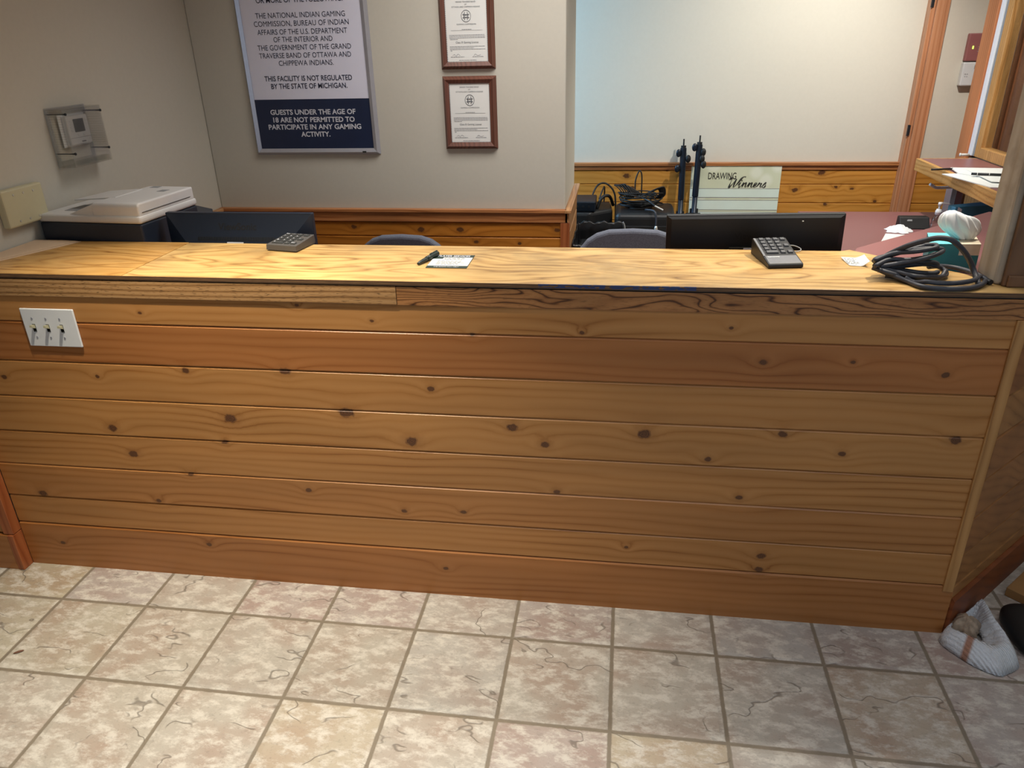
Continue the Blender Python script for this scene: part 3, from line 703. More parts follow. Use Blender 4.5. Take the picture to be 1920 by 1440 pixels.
# blank cover plate
t = thing('blank_wall_plate', 'ivory blank cover plate on the side wall next to the printer', 'wall plate', (-2.059, 0.36, 1.19))
MB().box(-2.059, -2.030, 0.262, 0.452, 1.188, 1.312).build('plate', m_ivory, t, bevel=0.006, world=True)
for y in (0.312, 0.358, 0.404):
    for z in (1.205, 1.292):
        MB().tube([(-2.031, y, z), (-2.0285, y, z)], 0.0035, 8).build('screw', m_chrome, t, world=True)

# triple switch plate on the counter front
t = thing('switch_plate', 'white three-gang toggle switch plate on the counter front', 'light switch', (-1.754, -0.0005, 0.882))
MB().box(-1.846, -1.663, -0.0075, -0.0012, 0.882, 1.008).build('plate', m_white, t, bevel=0.004, world=True)
for k in range(3):
    x = -1.8105+k*0.0475
    MB().box(x-0.0052, x+0.0052, -0.0085, -0.007, 0.932, 0.957).build('slot', m_hole, t, world=True)
    MB().hexa([(x-0.0045,-0.0085,0.936),(x+0.0045,-0.0085,0.936),(x+0.0045,-0.0075,0.936),(x-0.0045,-0.0075,0.936)],
              [(x-0.0045,-0.0085,0.951),(x+0.0045,-0.0085,0.951),(x+0.0045,-0.0075,0.951),(x-0.0045,-0.0075,0.951)]).hexa(
             [(x-0.0042,-0.022,0.9505),(x+0.0042,-0.022,0.9505),(x+0.0045,-0.008,0.943),(x-0.0045,-0.008,0.943)],
             [(x-0.0040,-0.021,0.957),(x+0.0040,-0.021,0.957),(x+0.0045,-0.008,0.955),(x-0.0045,-0.008,0.955)]).build('toggle', m_toggle, t, world=True)
for k in range(3):
    for z in (0.976, 0.9135): MB().tube([(-1.8105+k*0.0475, -0.0075, z), (-1.8105+k*0.0475, -0.0088, z)], 0.0032, 8).build('screw', m_alu, t, world=True)

# alarm panel and keypad on the far wall
t = thing('fire_alarm', 'dull red alarm panel with green light on the far wall', 'alarm panel', (2.02, 3.159, 1.535))
MB().box(1.953, 2.11, 3.125, 3.159, 1.540, 1.688).build('case', m_fire, t, bevel=0.006, world=True)
MB().ball((1.984, 3.124, 1.610), 0.004, 0.004, 0.006).ball((1.984, 3.124, 1.618), 0.004, 0.004, 0.004).build('indicator', m_led, t, world=True)
MB().box(2.012, 2.03, 3.124, 3.126, 1.590, 1.594).box(2.012, 2.03, 3.124, 3.126, 1.602, 1.606).box(2.012, 2.03, 3.124, 3.126, 1.614, 1.617).build('printed_marks', m_ink_lt, t, world=True)
t = thing('alarm_keypad', 'white wall keypad below the red alarm panel', 'keypad', (2.02, 3.159, 1.40))
MB().box(1.950, 2.11, 3.118, 3.159, 1.405, 1.534).build('case', m_white, t, bevel=0.006, world=True)
MB().box(2.012, 2.08, 3.1165, 3.1185, 1.497, 1.518).build('display', m_label, t, world=True)
MB().box(1.967, 1.973, 3.1165, 3.1185, 1.468, 1.472).box(1.978, 1.984, 3.1165, 3.1185, 1.468, 1.472).box(1.967, 1.973, 3.1165, 3.1185, 1.455, 1.458).box(1.978, 1.984, 3.1165, 3.1185, 1.455, 1.458).build('buttons', m_ink_lt, t, world=True)

# ------------------------------------------------------------------ things on the counter
ZT = 1.1192
# manila folders
t = thing('manila_folder', 'top manila folder lying at the left end of the counter', 'folder', (-1.98, 0.24, 1.1216), group=None)
MB().add([], []).prism([(-2.055,0.085),(-1.985,0.125),(-1.886,0.372),(-1.95,0.381),(-2.055,0.381)], 1.1218, 1.1229).build('sheet', m_kraft, t, world=True)
t2 = thing('manila_folder', 'manila folder sticking out from under the upper one at the counter end', 'folder', (-1.98, 0.22, 1.1200))
MB().prism([(-2.05,0.075),(-1.975,0.118),(-1.905,0.285),(-1.875,0.375),(-2.05,0.375)], 1.1200, 1.1214).build('sheet', m_kraft, t2, world=True)

def key_grid(mb, cols, rows, x0, x1, y0, y1, zf, skip=(), wide=(), h=0.004, gap=0.25):
    dx, dy = (x1-x0)/cols, (y1-y0)/rows
    for r in range(rows):
        for c_ in range(cols):
            if (r, c_) in skip: continue
            wdt = 2 if (r, c_) in wide else 1
            xa, xb = x0+dx*(c_+gap/2), x0+dx*(c_+wdt-gap/2)
            ya, yb = y0+dy*(r+gap/2), y0+dy*(r+1-gap/2)
            g_ = 0.0015
            mb.hexa([(xa,ya,zf(ya)-0.002),(xb,ya,zf(ya)-0.002),(xb,yb,zf(yb)-0.002),(xa,yb,zf(yb)-0.002)],
                    [(xa+g_,ya+g_,zf(ya)+h),(xb-g_,ya+g_,zf(ya)+h),(xb-g_,yb-g_,zf(yb)+h),(xa+g_,yb-g_,zf(yb)+h)])
    return mb

# left number pad
t = thing('number_pad', 'charcoal number pad with white legends on the left half of the counter', 'number pad', (-1.151, 0.294, ZT), rotz=-10.5)
zf = lambda y: 0.020+0.010*y/0.12
MB().hexa([(0,0,0.003),(0.114,0,0.003),(0.110,0.122,0.003),(0.004,0.122,0.003)], [(0.001,0.002,0.021),(0.113,0.002,0.021),(0.109,0.120,0.031),(0.005,0.120,0.031)]).box(0.004,0.11,0.004,0.118,0.0002,0.003).build('body', m_kpbody, t, bevel=0.003)
mb = key_grid(MB(), 4, 5, 0.010, 0.104, 0.012, 0.112, zf, skip=((0,1),(1,3),(3,3)), wide=((0,0),), gap=0.2); mb.build('keys', m_keycap_b, t)
mb = MB()
lab = [['0', None, '.', 'Ent'], ['1','2','3',None], ['4','5','6','+'], ['7','8','9',None], ['Num','/','*','-']]
dx, dy = 0.094/4, 0.1/5
for r in range(5):
    for c_ in range(4):
        s_ = lab[r][c_]
        if not s_: continue
        xc, yc = 0.010+dx*(c_+0.42), 0.012+dy*(r+0.42)
        wd = 0.004*len(s_)
        M = TR(xc, yc, zf(yc)+0.0046) @ RX(4.8)
        mb.text(s_, -wd/2, wd/2, 0, M, height=0.0075, extrude=0.0003, offset=0.01)
mb.build('legends', m_ink_white, t)

# right number pad (wedge)
t = thing('number_pad', 'wedge-shaped black number pad with silver front on the right of the counter', 'number pad', (0.414, 0.176, ZT), rotz=9.0)
zf2 = lambda y: 0.011+0.036*(y/0.165)
prof = [(0.0,0.0005),(0.165,0.0005),(0.168,0.046),(0.160,0.048),(0.055,0.0235),(0.004,0.0135),(0.0,0.010)]
mb = MB(); mb.extrude_x(prof, 0.0, 0.100); mb.build('body', m_black, t, bevel=0.003)
MB().hexa([(0.004,0.006,0.0125),(0.096,0.006,0.0125),(0.0955,0.052,0.0222),(0.0045,0.052,0.0222)],[(0.004,0.006,0.0142),(0.096,0.006,0.0142),(0.0955,0.052,0.0240),(0.0045,0.052,0.0240)]).hexa(
    [(0.0005,0.052,0.022),(0.007,0.052,0.022),(0.007,0.158,0.0455),(0.0005,0.158,0.0455)],[(0.0005,0.052,0.0245),(0.007,0.052,0.0245),(0.007,0.158,0.0492),(0.0005,0.158,0.0492)]).build('silver_top', m_kptop, t, bevel=0.001)
zf3 = lambda y: 0.0245+0.0245*(y-0.055)/0.105
mb = key_grid(MB(), 4, 5, 0.010, 0.094, 0.060, 0.156, zf3, skip=((0,1),(1,3),(3,3)), wide=((0,0),), gap=0.3, h=0.004)
mb.build('keys', m_keycap, t)
mb = MB(); mb.text('lenovo', 0.010, 0.044, 0, TR(0, 0.040, 0.0222) @ RX(12), height=0.0062, offset=0.03); mb.build('logo', m_paper, t)
MB().tube([(0.085,0.165,0.012),(0.098,0.178,0.012),(0.118,0.188,0.016),(0.140,0.190,0.014),(0.156,0.178,0.008),(0.150,0.166,0.004),(0.118,0.158,0.0025),(0.100,0.162,0.0025)], 0.0016, 6, sm=6).build('cord', m_label, t)

# card and pen
t = thing('rate_card', 'small green and white printed card lying at the middle of the counter', 'card', (-0.514, 0.199, ZT+0.0003), rotz=0.5)
MB().box(-0.062, 0.062, -0.071, 0.071, 0.0, 0.0012).build('card', m_green, t)
MB().add([], []).prism([(-0.061,-0.050),(0.061,-0.050),(0.061,0.040),(-0.030,0.040),(-0.030,0.024),(-0.061,0.024)], 0.0012, 0.0016).build('white_field', m_paper, t)
mb = MB(); mb.text('PLAYER SERVICES', -0.050, 0.050, 0, TR(0, 0.048, 0.0013), height=0.016, offset=0.02)
mb.text('THE ROOM WILL HELP', -0.040, 0.036, 0, TR(0, -0.066, 0.0013), height=0.009)
mb.build('white_lettering', m_ink_white, t)
random.seed(4); mb = MB()
for i in range(9):
    if i == 3: continue
    z = 0.030-i*0.0085; x = -0.028+random.uniform(0, 0.008) if i < 3 else -0.040
    while x < 0.042-random.random()*0.02:
        l = random.uniform(0.006, 0.014); mb.box(x, x+l, z, z+0.004, 0.0016, 0.0018); x += l+0.003
mb.build('small_print', m_ink_grey, t)
t = thing('pen', 'dark green pen with rounded cap lying beside the printed card', 'pen', (-0.583, 0.215, ZT))
MB().tube([(-0.604,0.150,ZT+0.0055),(-0.600,0.162,ZT+0.0065),(-0.588,0.200,ZT+0.0075)], lambda q: 0.0035+0.0035*q, 10, sm=4).build('barrel', m_pen, t, smooth=True, world=True)
MB().tube([(-0.588,0.200,ZT+0.0078),(-0.574,0.244,ZT+0.0088),(-0.568,0.262,ZT+0.0090)], lambda q: 0.0078 if q < 0.9 else 0.006, 12, sm=4).tube([(-0.5705,0.262,ZT+0.017),(-0.5835,0.221,ZT+0.0165)], 0.002, 6).build('cap', m_pen, t, smooth=True, world=True)

# paper scrap
def scrap_fn(u, v):
    x = 0.640+0.060*u; y = 0.222+0.075*v-0.012*u
    x += 0.010*(1-v)*(0.5-u)
    z = ZT+0.001+0.016*max(0, u-0.62)**1.4*4*(1-0.3*v)+0.004*v*v
    return (x, y, z)
o = MB().grid(scrap_fn, 10, 8).build('paper_scrap', m_paper, None, smooth=True, solid=0.0006)
tag(o, 'curled white receipt scrap on the counter left of the coiled cable', 'paper scrap')
mb = MB(); random.seed(8)
for i in range(6):
    x = 0.644
    while x < 0.668+0.004*(i % 3):
        l = random.uniform(0.004, 0.010); vv = 0.2+0.12*i
        a_ = scrap_fn((x-0.64)/0.06, vv); mb.box(x, x+l, a_[1], a_[1]+0.003, a_[2]+0.0006, a_[2]+0.0012); x += l+0.0025
mb.build('printed_lines', m_ink_grey, o)

# coiled cable
S = {}
S[1] = [(0.679,0.116,1.149),(0.713,0.147,1.169),(0.747,0.103,1.209),(0.786,0.074,1.234),(0.807,0.050,1.244),(0.831,0.042,1.239),(0.869,0.058,1.209),(0.902,0.083,1.174),(0.916,0.082,1.149),(0.917,0.052,1.131),(0.915,0.036,1.127)]
S[2] = [(0.679,0.082,1.149),(0.709,0.084,1.137),(0.747,0.054,1.127),(0.768,0.011,1.127),(0.813,-0.004,1.127),(0.868,0.000,1.127),(0.913,0.027,1.127),(0.946,0.073,1.127),(0.951,0.105,1.127),(0.937,0.158,1.127),(0.913,0.192,1.127),(0.874,0.190,1.131),(0.831,0.153,1.139)]
S[3] = [(0.685,0.096,1.149),(0.719,0.091,1.144),(0.765,0.061,1.139),(0.828,0.085,1.131),(0.858,0.106,1.129),(0.869,0.134,1.131),(0.859,0.147,1.139),(0.836,0.129,1.149),(0.811,0.127,1.154),(0.759,0.110,1.154),(0.713,0.104,1.149)]
S[4] = [(0.684,0.095,1.154),(0.735,0.095,1.164),(0.783,0.086,1.179),(0.819,0.094,1.189),(0.841,0.113,1.194),(0.834,0.116,1.199),(0.797,0.114,1.199),(0.758,0.127,1.189),(0.732,0.152,1.174),(0.693,0.142,1.164)]
S[5] = [(0.674,0.118,1.160),(0.685,0.124,1.169),(0.723,0.126,1.179),(0.765,0.124,1.194),(0.801,0.128,1.204),(0.823,0.133,1.204)]
S[6] = [(0.668,0.081,1.159),(0.711,0.111,1.169),(0.756,0.110,1.169),(0.804,0.119,1.174),(0.835,0.139,1.179)]
S[7] = [(0.688,0.103,1.149),(0.744,0.113,1.141),(0.787,0.102,1.137),(0.828,0.111,1.133),(0.843,0.119,1.135)]
S[8] = [(0.744,0.064,1.134),(0.761,0.046,1.127),(0.778,0.016,1.138),(0.808,0.006,1.138),(0.850,0.010,1.138),(0.899,0.036,1.138),(0.936,0.086,1.134),(0.950,0.070,1.127)]
S[9] = [(0.668,0.098,1.150),(0.700,0.080,1.143),(0.742,0.079,1.133),(0.790,0.075,1.130),(0.840,0.092,1.128),(0.862,0.118,1.140)]
S[10] = [(0.672,0.108,1.166),(0.720,0.118,1.184),(0.770,0.098,1.196),(0.815,0.100,1.205),(0.822,0.122,1.208),(0.790,0.130,1.204)]
S[11] = [(0.690,0.118,1.156),(0.735,0.130,1.160),(0.785,0.118,1.163),(0.826,0.124,1.160),(0.845,0.138,1.150),(0.835,0.160,1.140)]
S[12] = [(0.688,0.110,1.140),(0.730,0.128,1.134),(0.780,0.130,1.128),(0.822,0.128,1.126)]
S[13] = [(0.705,0.100,1.128),(0.742,0.088,1.126),(0.762,0.068,1.126),(0.760,0.055,1.126)]
t = thing('coiled_cable', 'thick grey-black cable coiled loosely on the right end of the counter', 'cable', (0.81, 0.1, ZT))
mb = MB()
for k in S: mb.tube(S[k], 0.0064 if k not in (1,) else 0.0072, 10, sm=7)
mb.build('cable', m_rubber, t, smooth=True, world=True)
MB().tube([(0.950,0.070,1.1268),(0.953,0.058,1.1268)], 0.0072, 10).build('plug_end', m_dark, t, world=True)

# tissue box on the laminate
t = thing('tissue_box', 'teal and cream tissue box with a tissue pulled up behind the cable', 'tissue box', (0.93, 0.285, 1.1006))
BL, BR, TRc, TL = (0.856,0.240), (0.9915,0.245), (1.022,0.372), (0.893,0.372)
def lerp2(a, b, k): return (a[0]+(b[0]-a[0])*k, a[1]+(b[1]-a[1])*k)
mF, mB_ = lerp2(BL, BR, 0.60), lerp2(TL, TRc, 0.60)
MB().prism([BL, mF, mB_, TL], 1.1006, 1.1798).build('carton', m_teal, t, world=True)
MB().prism([mF, BR, TRc, mB_], 1.1006, 1.148).build('carton_lower', m_teal, t, world=True)
MB().prism([mF, BR, TRc, mB_], 1.148, 1.1798).build('cream_panel', m_beigecard, t, world=True)
tp = plain('lit_cyan_card', '6fd3da', 0.5, var=0.05)
MB().prism([BL, mF, mB_, TL], 1.1798, 1.1806).build('lit_lid', tp, t, world=True)  # paler cyan paints the top as lit, against the shaded teal sides
random.seed(12)
def tissue_fn(u, v):
    a = u*2*math.pi
    h = v
    e = 0.42+0.58*math.sin(h/0.55*math.pi/2) if h < 0.55 else max(0.02, math.cos((h-0.55)/0.45*math.pi/2))**0.62
    pl = 1+0.42*(1-0.55*h)*(abs(math.sin(2.5*a+0.6+1.6*h))-0.5)+0.10*math.sin(9*a+5*h)+0.05*math.sin(17*a)
    sx, sy = 0.047*e, 0.026*e
    lean = -0.036*h+0.010
    z = 0.079*(h if h < 0.55 else 0.55+0.45*math.sin((h-0.55)/0.45*math.pi/2))
    z *= 1-0.16*max(0, math.cos(a))*h
    return (0.958+lean+sx*math.cos(a)*pl, 0.300+sy*math.sin(a)*pl+0.010*h, 1.180+z)
mb = MB().grid(tissue_fn, 84, 16); mb.build('tissue', m_tissue, t, smooth=True, solid=0.0008, world=True)

# ------------------------------------------------------------------ things behind the counter
# printer
t = thing('printer', 'pale grey and slate multifunction printer on the desk at far left', 'printer', (-2.045, 0.412, 0.7655), rotz=-4.0)
Wp, Dp = 0.408, 0.330
MB().box(0.006, Wp-0.004, 0.008, Dp, 0.0, 0.30).build('body', m_printer, t, bevel=0.008)
MB().box(0.0, Wp, 0.0, Dp+0.002, 0.30, 0.414).build('slate_band', m_printer_dark, t, bevel=0.006)
lid = MB().box(-0.002, Wp+0.003, -0.003, Dp+0.004, 0.4145, 0.442)
lid.build('scanner_lid', m_printer, t, bevel=0.010, seg=3)
fd = MB()
fd.extrude_x([(0.004,0.436),(Dp-0.004,0.436),(Dp-0.004,0.484),(0.012,0.484),(0.004,0.474)], 0.222, Wp-0.001)
fd.build('document_feeder', m_printer, t, bevel=0.012, seg=3)
MB().hexa([(0.120,0.004,0.440),(0.224,0.004,0.436),(0.224,Dp-0.01,0.436),(0.150,Dp-0.01,0.440)],[(0.126,0.010,0.443),(0.224,0.008,0.478),(0.224,Dp-0.012,0.480),(0.152,Dp-0.014,0.443)]).build('feeder_ramp', m_printer, t, bevel=0.003)
MB().hexa([(0.075,0.10,0.470),(0.25,0.10,0.480),(0.25,0.25,0.484),(0.11,0.25,0.474)],[(0.075,0.10,0.474),(0.25,0.10,0.4855),(0.25,0.25,0.488),(0.11,0.25,0.478)]).build('paper_tray', m_printer, t, bevel=0.0015)
MB().box(0.06, 0.150, 0.06, 0.16, 0.4418, 0.4432).build('tray_recess', m_label, t)
MB().box(Wp-0.0005, Wp+0.0012, 0.02, Dp-0.03, 0.4505, 0.4520).build('cover_seam', m_hole, t)
for q in ((0.33, 0.36, 0.22, 0.255), (0.25, 0.285, 0.29, 0.315)): MB().box(*q, 0.4838, 0.4846).build('label_patch', m_label, t)
# box behind it
tag(MB().prism([(-1.80,0.80),(-1.737,0.905),(-1.625,0.836),(-1.59,0.765)], 0.7655, 1.14).build('black_case', m_navyblack, None, bevel=0.004),
    'black case standing between the printer and the left monitor', 'case')

def monitor(name_label, loc, rotz, roll, W, H, zt, mat, wedge):
    """seen from behind; local origin at the stand base"""
    t = thing('monitor', name_label, 'monitor', loc, rotz)
    RM = TR(0, 0, zt) @ RY(roll) @ TR(0, 0, -zt)
    x0, x1 = -W/2, W/2
    zb = zt-H
    MB(RM).box(x0, x1, 0.012, 0.034, zb, zt).build('bezel', mat, t, bevel=0.003)
    d = 0.10 if wedge else 0.016
    by = -0.036 if wedge else 0.006
    wz = 0.115 if wedge else 0.012
    k = 0.030 if wedge else 0.02
    MB(RM).add([(x0+0.002,0.0125,zt-0.003),(x1-0.002,0.0125,zt-0.003),(x1-0.002,0.0125,zb+0.01),(x0+0.002,0.0125,zb+0.01),
                (x0+d,by,zt-wz),(x1-d,by,zt-wz),(x1-d,by,zb+0.08),(x0+d,by,zb+0.08)],
               [(0,1,5,4),(1,2,6,5),(2,3,7,6),(3,0,4,7),(4,5,6,7),(3,2,1,0)]).build('back_cover', mat, t)
    MB(RM).box(x0+0.012, x1-0.012, 0.0345, 0.0355, zb+0.02, zt-0.012).build('screen', m_hole, t)
    MB().hexa([(-0.03,-0.005,0.012),(0.03,-0.005,0.012),(0.03,0.025,0.012),(-0.03,0.025,0.012)],[(-0.025,-0.01,zb+0.1),(0.025,-0.01,zb+0.1),(0.025,0.02,zb+0.1),(-0.025,0.02,zb+0.1)]).build('stand', mat, t, bevel=0.003)
    MB().box(-0.12, 0.12, -0.08, 0.10, 0.0, 0.012).build('foot', mat, t, bevel=0.004)
    return t, RM, x0, x1, zb, zt
t, RM, x0, x1, zb, zt = monitor('navy-black monitor seen from behind, beside the printer', (-1.333, 0.472, 0.7655), 0.0, 0.0, 0.545, 0.34, 0.4345, m_navyblack, True)
# the sloping back face carries the name, a vent and a sticker
al = math.degrees(math.atan2(0.115-0.003, 0.0485))
SL = RM @ TR(0, 0.0125, zt-0.003) @ RX(al)       # local y up along the sloped face
ln = math.hypot(0.0485, 0.112)
mb = MB(); mb.text('ViewSonic', -0.070, 0.072, -0.056, SL, height=0.024, extrude=0.0010, offset=0.014); mb.build('lettering', m_dark, t)
mb = MB()
for k in range(58):
    x = -0.145+k*0.005; mb.M = SL; mb.box(x, x+0.0028, -0.094, -0.081, 0.0, 0.0012)
mb.build('vent', m_dark, t)
mb = MB(SL); mb.box(-0.035, 0.026, -0.104, -0.0985, 0.0, 0.001); mb.build('sticker', m_ink_white, t)
t, RM, x0, x1, zb, zt = monitor('wide flat-backed black monitor seen from behind, beside the maroon desk', (0.420, 0.512, 0.7655), -1.2, -1.3, 0.556, 0.36, 0.4330, m_black, False)
mb = MB(RM); 
BK = RM @ TR(0, 0.0058, 0) @ FRONT
mb = MB(); mb.text('ViewSonic', -0.060, 0.064, zt-0.078, BK, height=0.020, extrude=0.0008, offset=0.008); mb.build('lettering', m_dark, t)
MB(RM).box(-0.075, 0.10, -0.006, 0.006, zt-0.125, zt-0.104).build('stand_cover', m_hole, t)
MB(RM).box(-0.030, -0.002, -0.0072, -0.0060, zt-0.112, zt-0.106).build('sticker', m_ink_white, t)
MB(RM).ball((0.148, 0.0055, zt-0.022), 0.003, 0.002, 0.002).build('indicator', m_paper, t)

# office chairs
def chair(label, loc, rotz, top, W):
    t = thing('office_chair', label, 'chair', loc, rotz, group='grey office chairs behind the counter')
    def bk(u, v):
        x = (u-0.5)*2
        hw = W/2*(0.80+0.20*math.sin(min(1, v*1.6)*math.pi/2))
        zt_ = 0.52+(top-0.52)*v
        return x*hw, zt_
    pts = []; n = 28
    for i in range(n):
        a = 2*math.pi*i/n; cx = math.cos(a); s_ = math.sin(a)
        ex = math.copysign(abs(cx)**0.62, cx)*W/2; ez = math.copysign(abs(s_)**0.80, s_)*(top-0.50)/2+(top+0.50)/2
        pts.append((ex, ez))
    mb = MB(FRONT @ ident()); m2 = MB(TR(0, 0.03, 0) @ FRONT)
    m2.prism(pts, -0.022, 0.022); m2.build('backrest', m_fabric, t, bevel=0.014, seg=3, smooth=False)
    MB().box(-0.23, 0.23, -0.42, 0.02, 0.43, 0.50).build('seat', m_fabric, t, bevel=0.03, seg=3)
    MB().tube([(0,0.055,0.80),(0,0.075,0.55),(0,0.02,0.42),(0,-0.15,0.42)], 0.018, 8, sm=4).build('back_bracket', m_dark, t)
    MB().lathe([(0.03,0.07),(0.03,0.26),(0.018,0.26),(0.018,0.42)], 14, (0,-0.2,0)).build('column', m_dark, t)
    for k in range(5):
        a = 2*math.pi*k/5+0.3
        l_ = MB().tube([(0,-0.2,0.085),(0.26*math.cos(a),-0.2+0.26*math.sin(a),0.065)], lambda q: 0.022-0.006*q, 8).build('base_arm', m_dark, t)
        MB().tube([(0.26*math.cos(a)-0.018,-0.2+0.26*math.sin(a),0.027),(0.26*math.cos(a)+0.018,-0.2+0.26*math.sin(a),0.027)], 0.026, 10).build('caster', m_dark, l_)
    return t
chair('grey fabric office chair back in front of the black bin', (0.045, 1.07, 0), 0, 1.012, 0.50)
chair('grey fabric office chair, only its top edge above the counter in front of the partition', (-0.935, 1.07, 0), 0, 0.978, 0.44)

# waste bin with liner
t = thing('waste_bin', 'black waste bin with crumpled black liner beside the partition end', 'bin', (-0.125, 2.18, 0))
bx0, bx1, by0, by1, bh = -0.255, 0.010, 1.93, 2.45, 0.735
MB().hexa([(bx0+0.04,by0+0.05,0),(bx1-0.04,by0+0.05,0),(bx1-0.04,by1-0.05,0),(bx0+0.04,by1-0.05,0)],[(bx0+0.004,by0+0.004,bh-0.10),(bx1-0.004,by0+0.004,bh-0.10),(bx1-0.004,by1-0.004,bh-0.10),(bx0+0.004,by1-0.004,bh-0.10)]).build('tub', m_dark, t, bevel=0.02, world=True)
random.seed(21)
def liner_fn(u, v):
    a = u*4; k = int(a) % 4; f_ = a-int(a)
    cs = [(bx0,by0),(bx1,by0),(bx1,by1),(bx0,by1)]
    p_, q_ = cs[k], cs[(k+1) % 4]
    x = p_[0]+(q_[0]-p_[0])*f_; y = p_[1]+(q_[1]-p_[1])*f_
    cx, cy = (bx0+bx1)/2, (by0+by1)/2
    if v < 0.35: s_, z = 1.025, bh-0.11+v/0.35*0.10
    elif v < 0.5: s_, z = 1.015-0.025*(v-0.35)/0.15, bh-0.004
    else: s_, z = 0.985-0.16*(v-0.5)/0.5, bh-0.01-0.42*(v-0.5)/0.5
    w_ = math.sin(u*71+v*5)*0.007+math.sin(u*163-v*7)*0.004
    return (cx+(x-cx)*(s_+w_*1.5), cy+(y-cy)*(s_+w_), z+w_*0.8)
MB().grid(liner_fn, 120, 16).build('liner', m_liner, t, smooth=True, solid=0.001, world=True)
MB().tube([(0.006,2.42,0.738),(0.018,2.43,0.70),(0.020,2.42,0.60)], 0.006, 6, sm=4, flat=0.4).build('liner_tie', m_label, t, world=True)

# loudspeaker cabinets by the far wall
t = thing('loudspeaker', 'black rounded loudspeaker cabinet with coiled cords on top, behind the bin', 'loudspeaker', (0.14, 2.84, 0))
MB().box(-0.045, 0.325, 2.665, 3.02, 0.004, 0.735).build('cabinet', m_black, t, bevel=0.035, seg=4, world=True)
MB().box(-0.015, 0.295, 2.658, 2.667, 0.08, 0.66).build('grille', m_dark, t, bevel=0.003, world=True)
t = thing('loudspeaker', 'black slanted loudspeaker cabinet with a mixer on top, next to the partition end', 'loudspeaker', (-0.2, 2.85, 0))
MB().prism([(-0.46,2.68),(-0.20,2.68),(-0.060,2.80),(-0.075,3.03),(-0.46,3.03)], 0.004, 0.735).build('cabinet', m_black, t, bevel=0.02, seg=3, world=True)
MB().tube([(-0.16,2.80,0.732),(-0.13,2.82,0.800),(-0.085,2.87,0.80),(-0.06,2.93,0.732)], 0.010, 8, sm=5).build('handle', m_dark, t, smooth=True, world=True)
t = thing('mixer', 'small blue-black mixer lying on the slanted loudspeaker', 'mixer', (-0.30, 2.80, 0.7365))
MB().box(-0.42, -0.165, 2.70, 2.93, 0.7365, 0.798).build('case', m_blueb, t, bevel=0.006, world=True)
mb = MB()
for k in range(6): mb.tube([(-0.385+k*0.036, 2.700, 0.768), (-0.385+k*0.036, 2.692, 0.768)], 0.007, 8)
mb.build('knobs', m_black, t, world=True)
o = MB().tube([(-0.20,2.93,0.755),(-0.19,2.99,0.80),(-0.16,3.02,0.845),(-0.11,3.03,0.85),(-0.06,3.03,0.80),(-0.045,3.03,0.70),(-0.043,3.03,0.40),(-0.05,3.06,0.012)], 0.006, 8, sm=6).tube([(-0.15,2.935,0.77),(-0.13,2.985,0.82),(-0.12,3.05,0.80),(-0.13,3.06,0.5),(-0.13,3.08,0.010)], 0.005, 8, sm=6).build('audio_lead', m_dark, None, smooth=True)
tag(o, 'black leads looping behind the mixer down to the floor', 'cord')

random.seed(31)
t = thing('microphone_cables', 'black cords coiled in a heap on the rounded loudspeaker', 'cord', (0.12, 2.85, 0.7355))
mb = MB()
for k in range(13):
    rx, ry = random.uniform(0.075, 0.135), random.uniform(0.055, 0.10)
    z = 0.7435+k*0.0055; ph = random.uniform(0, 6.28); cx, cy = 0.10+random.uniform(-0.02, 0.02), 2.84+random.uniform(-0.02, 0.02)
    tl = random.uniform(-0.012, 0.020) if k > 3 else 0
    mb.tube([(cx+rx*math.cos(a_*math.pi/7), cy+ry*math.sin(a_*math.pi/7), z+abs(tl)*(1+math.sin(a_*math.pi/7+ph))) for a_ in range(14)], 0.0042, 6, closed=True, sm=3)
for k in range(5):
    cx = 0.02+k*0.012
    mb.tube([(cx,2.82,0.80),(cx-0.05,2.83,0.86+0.004*k),(cx-0.075,2.84,0.875),(cx-0.04,2.85,0.868),(cx+0.02,2.85,0.835),(cx+0.06,2.85,0.81)], 0.004, 6, sm=5)
for k in range(7):
    cx = 0.17+k*0.006
    mb.tube([(cx-0.08,2.82,0.80+0.003*k),(cx,2.81,0.835+0.004*k),(cx+0.045,2.83,0.852+0.002*k),(cx+0.055,2.84,0.82),(cx+0.03,2.85,0.79)], 0.004, 6, sm=5)
mb.tube([(0.075,2.85,0.82),(0.075,2.86,0.90),(0.095,2.87,0.955),(0.112,2.87,0.93),(0.115,2.86,0.82)], 0.0045, 6, sm=6)
mb.build('loops', m_dark, t, smooth=True, world=True)
MB().tube([(0.10,2.80,0.815),(0.16,2.72,0.80),(0.195,2.685,0.778)], 0.006, 8, sm=4).build('jack_lead', m_dark, t, world=True)
MB().tube([(0.195,2.685,0.778),(0.245,2.668,0.757)], 0.005, 8).build('jack_plug', m_chrome, t, world=True)
MB().tube([(0.14,2.72,0.748),(0.19,2.665,0.752),(0.205,2.650,0.72),(0.207,2.648,0.665)], 0.006, 8, sm=5).build('hanging_lead', m_rubber, t, smooth=True, world=True)
MB().lathe([(0.008,0.0),(0.0105,0.005),(0.0105,0.035),(0.006,0.048)], 12, (0.207,2.6475,0.617)).build('silver_connector', m_chrome, t, smooth=True, world=True)

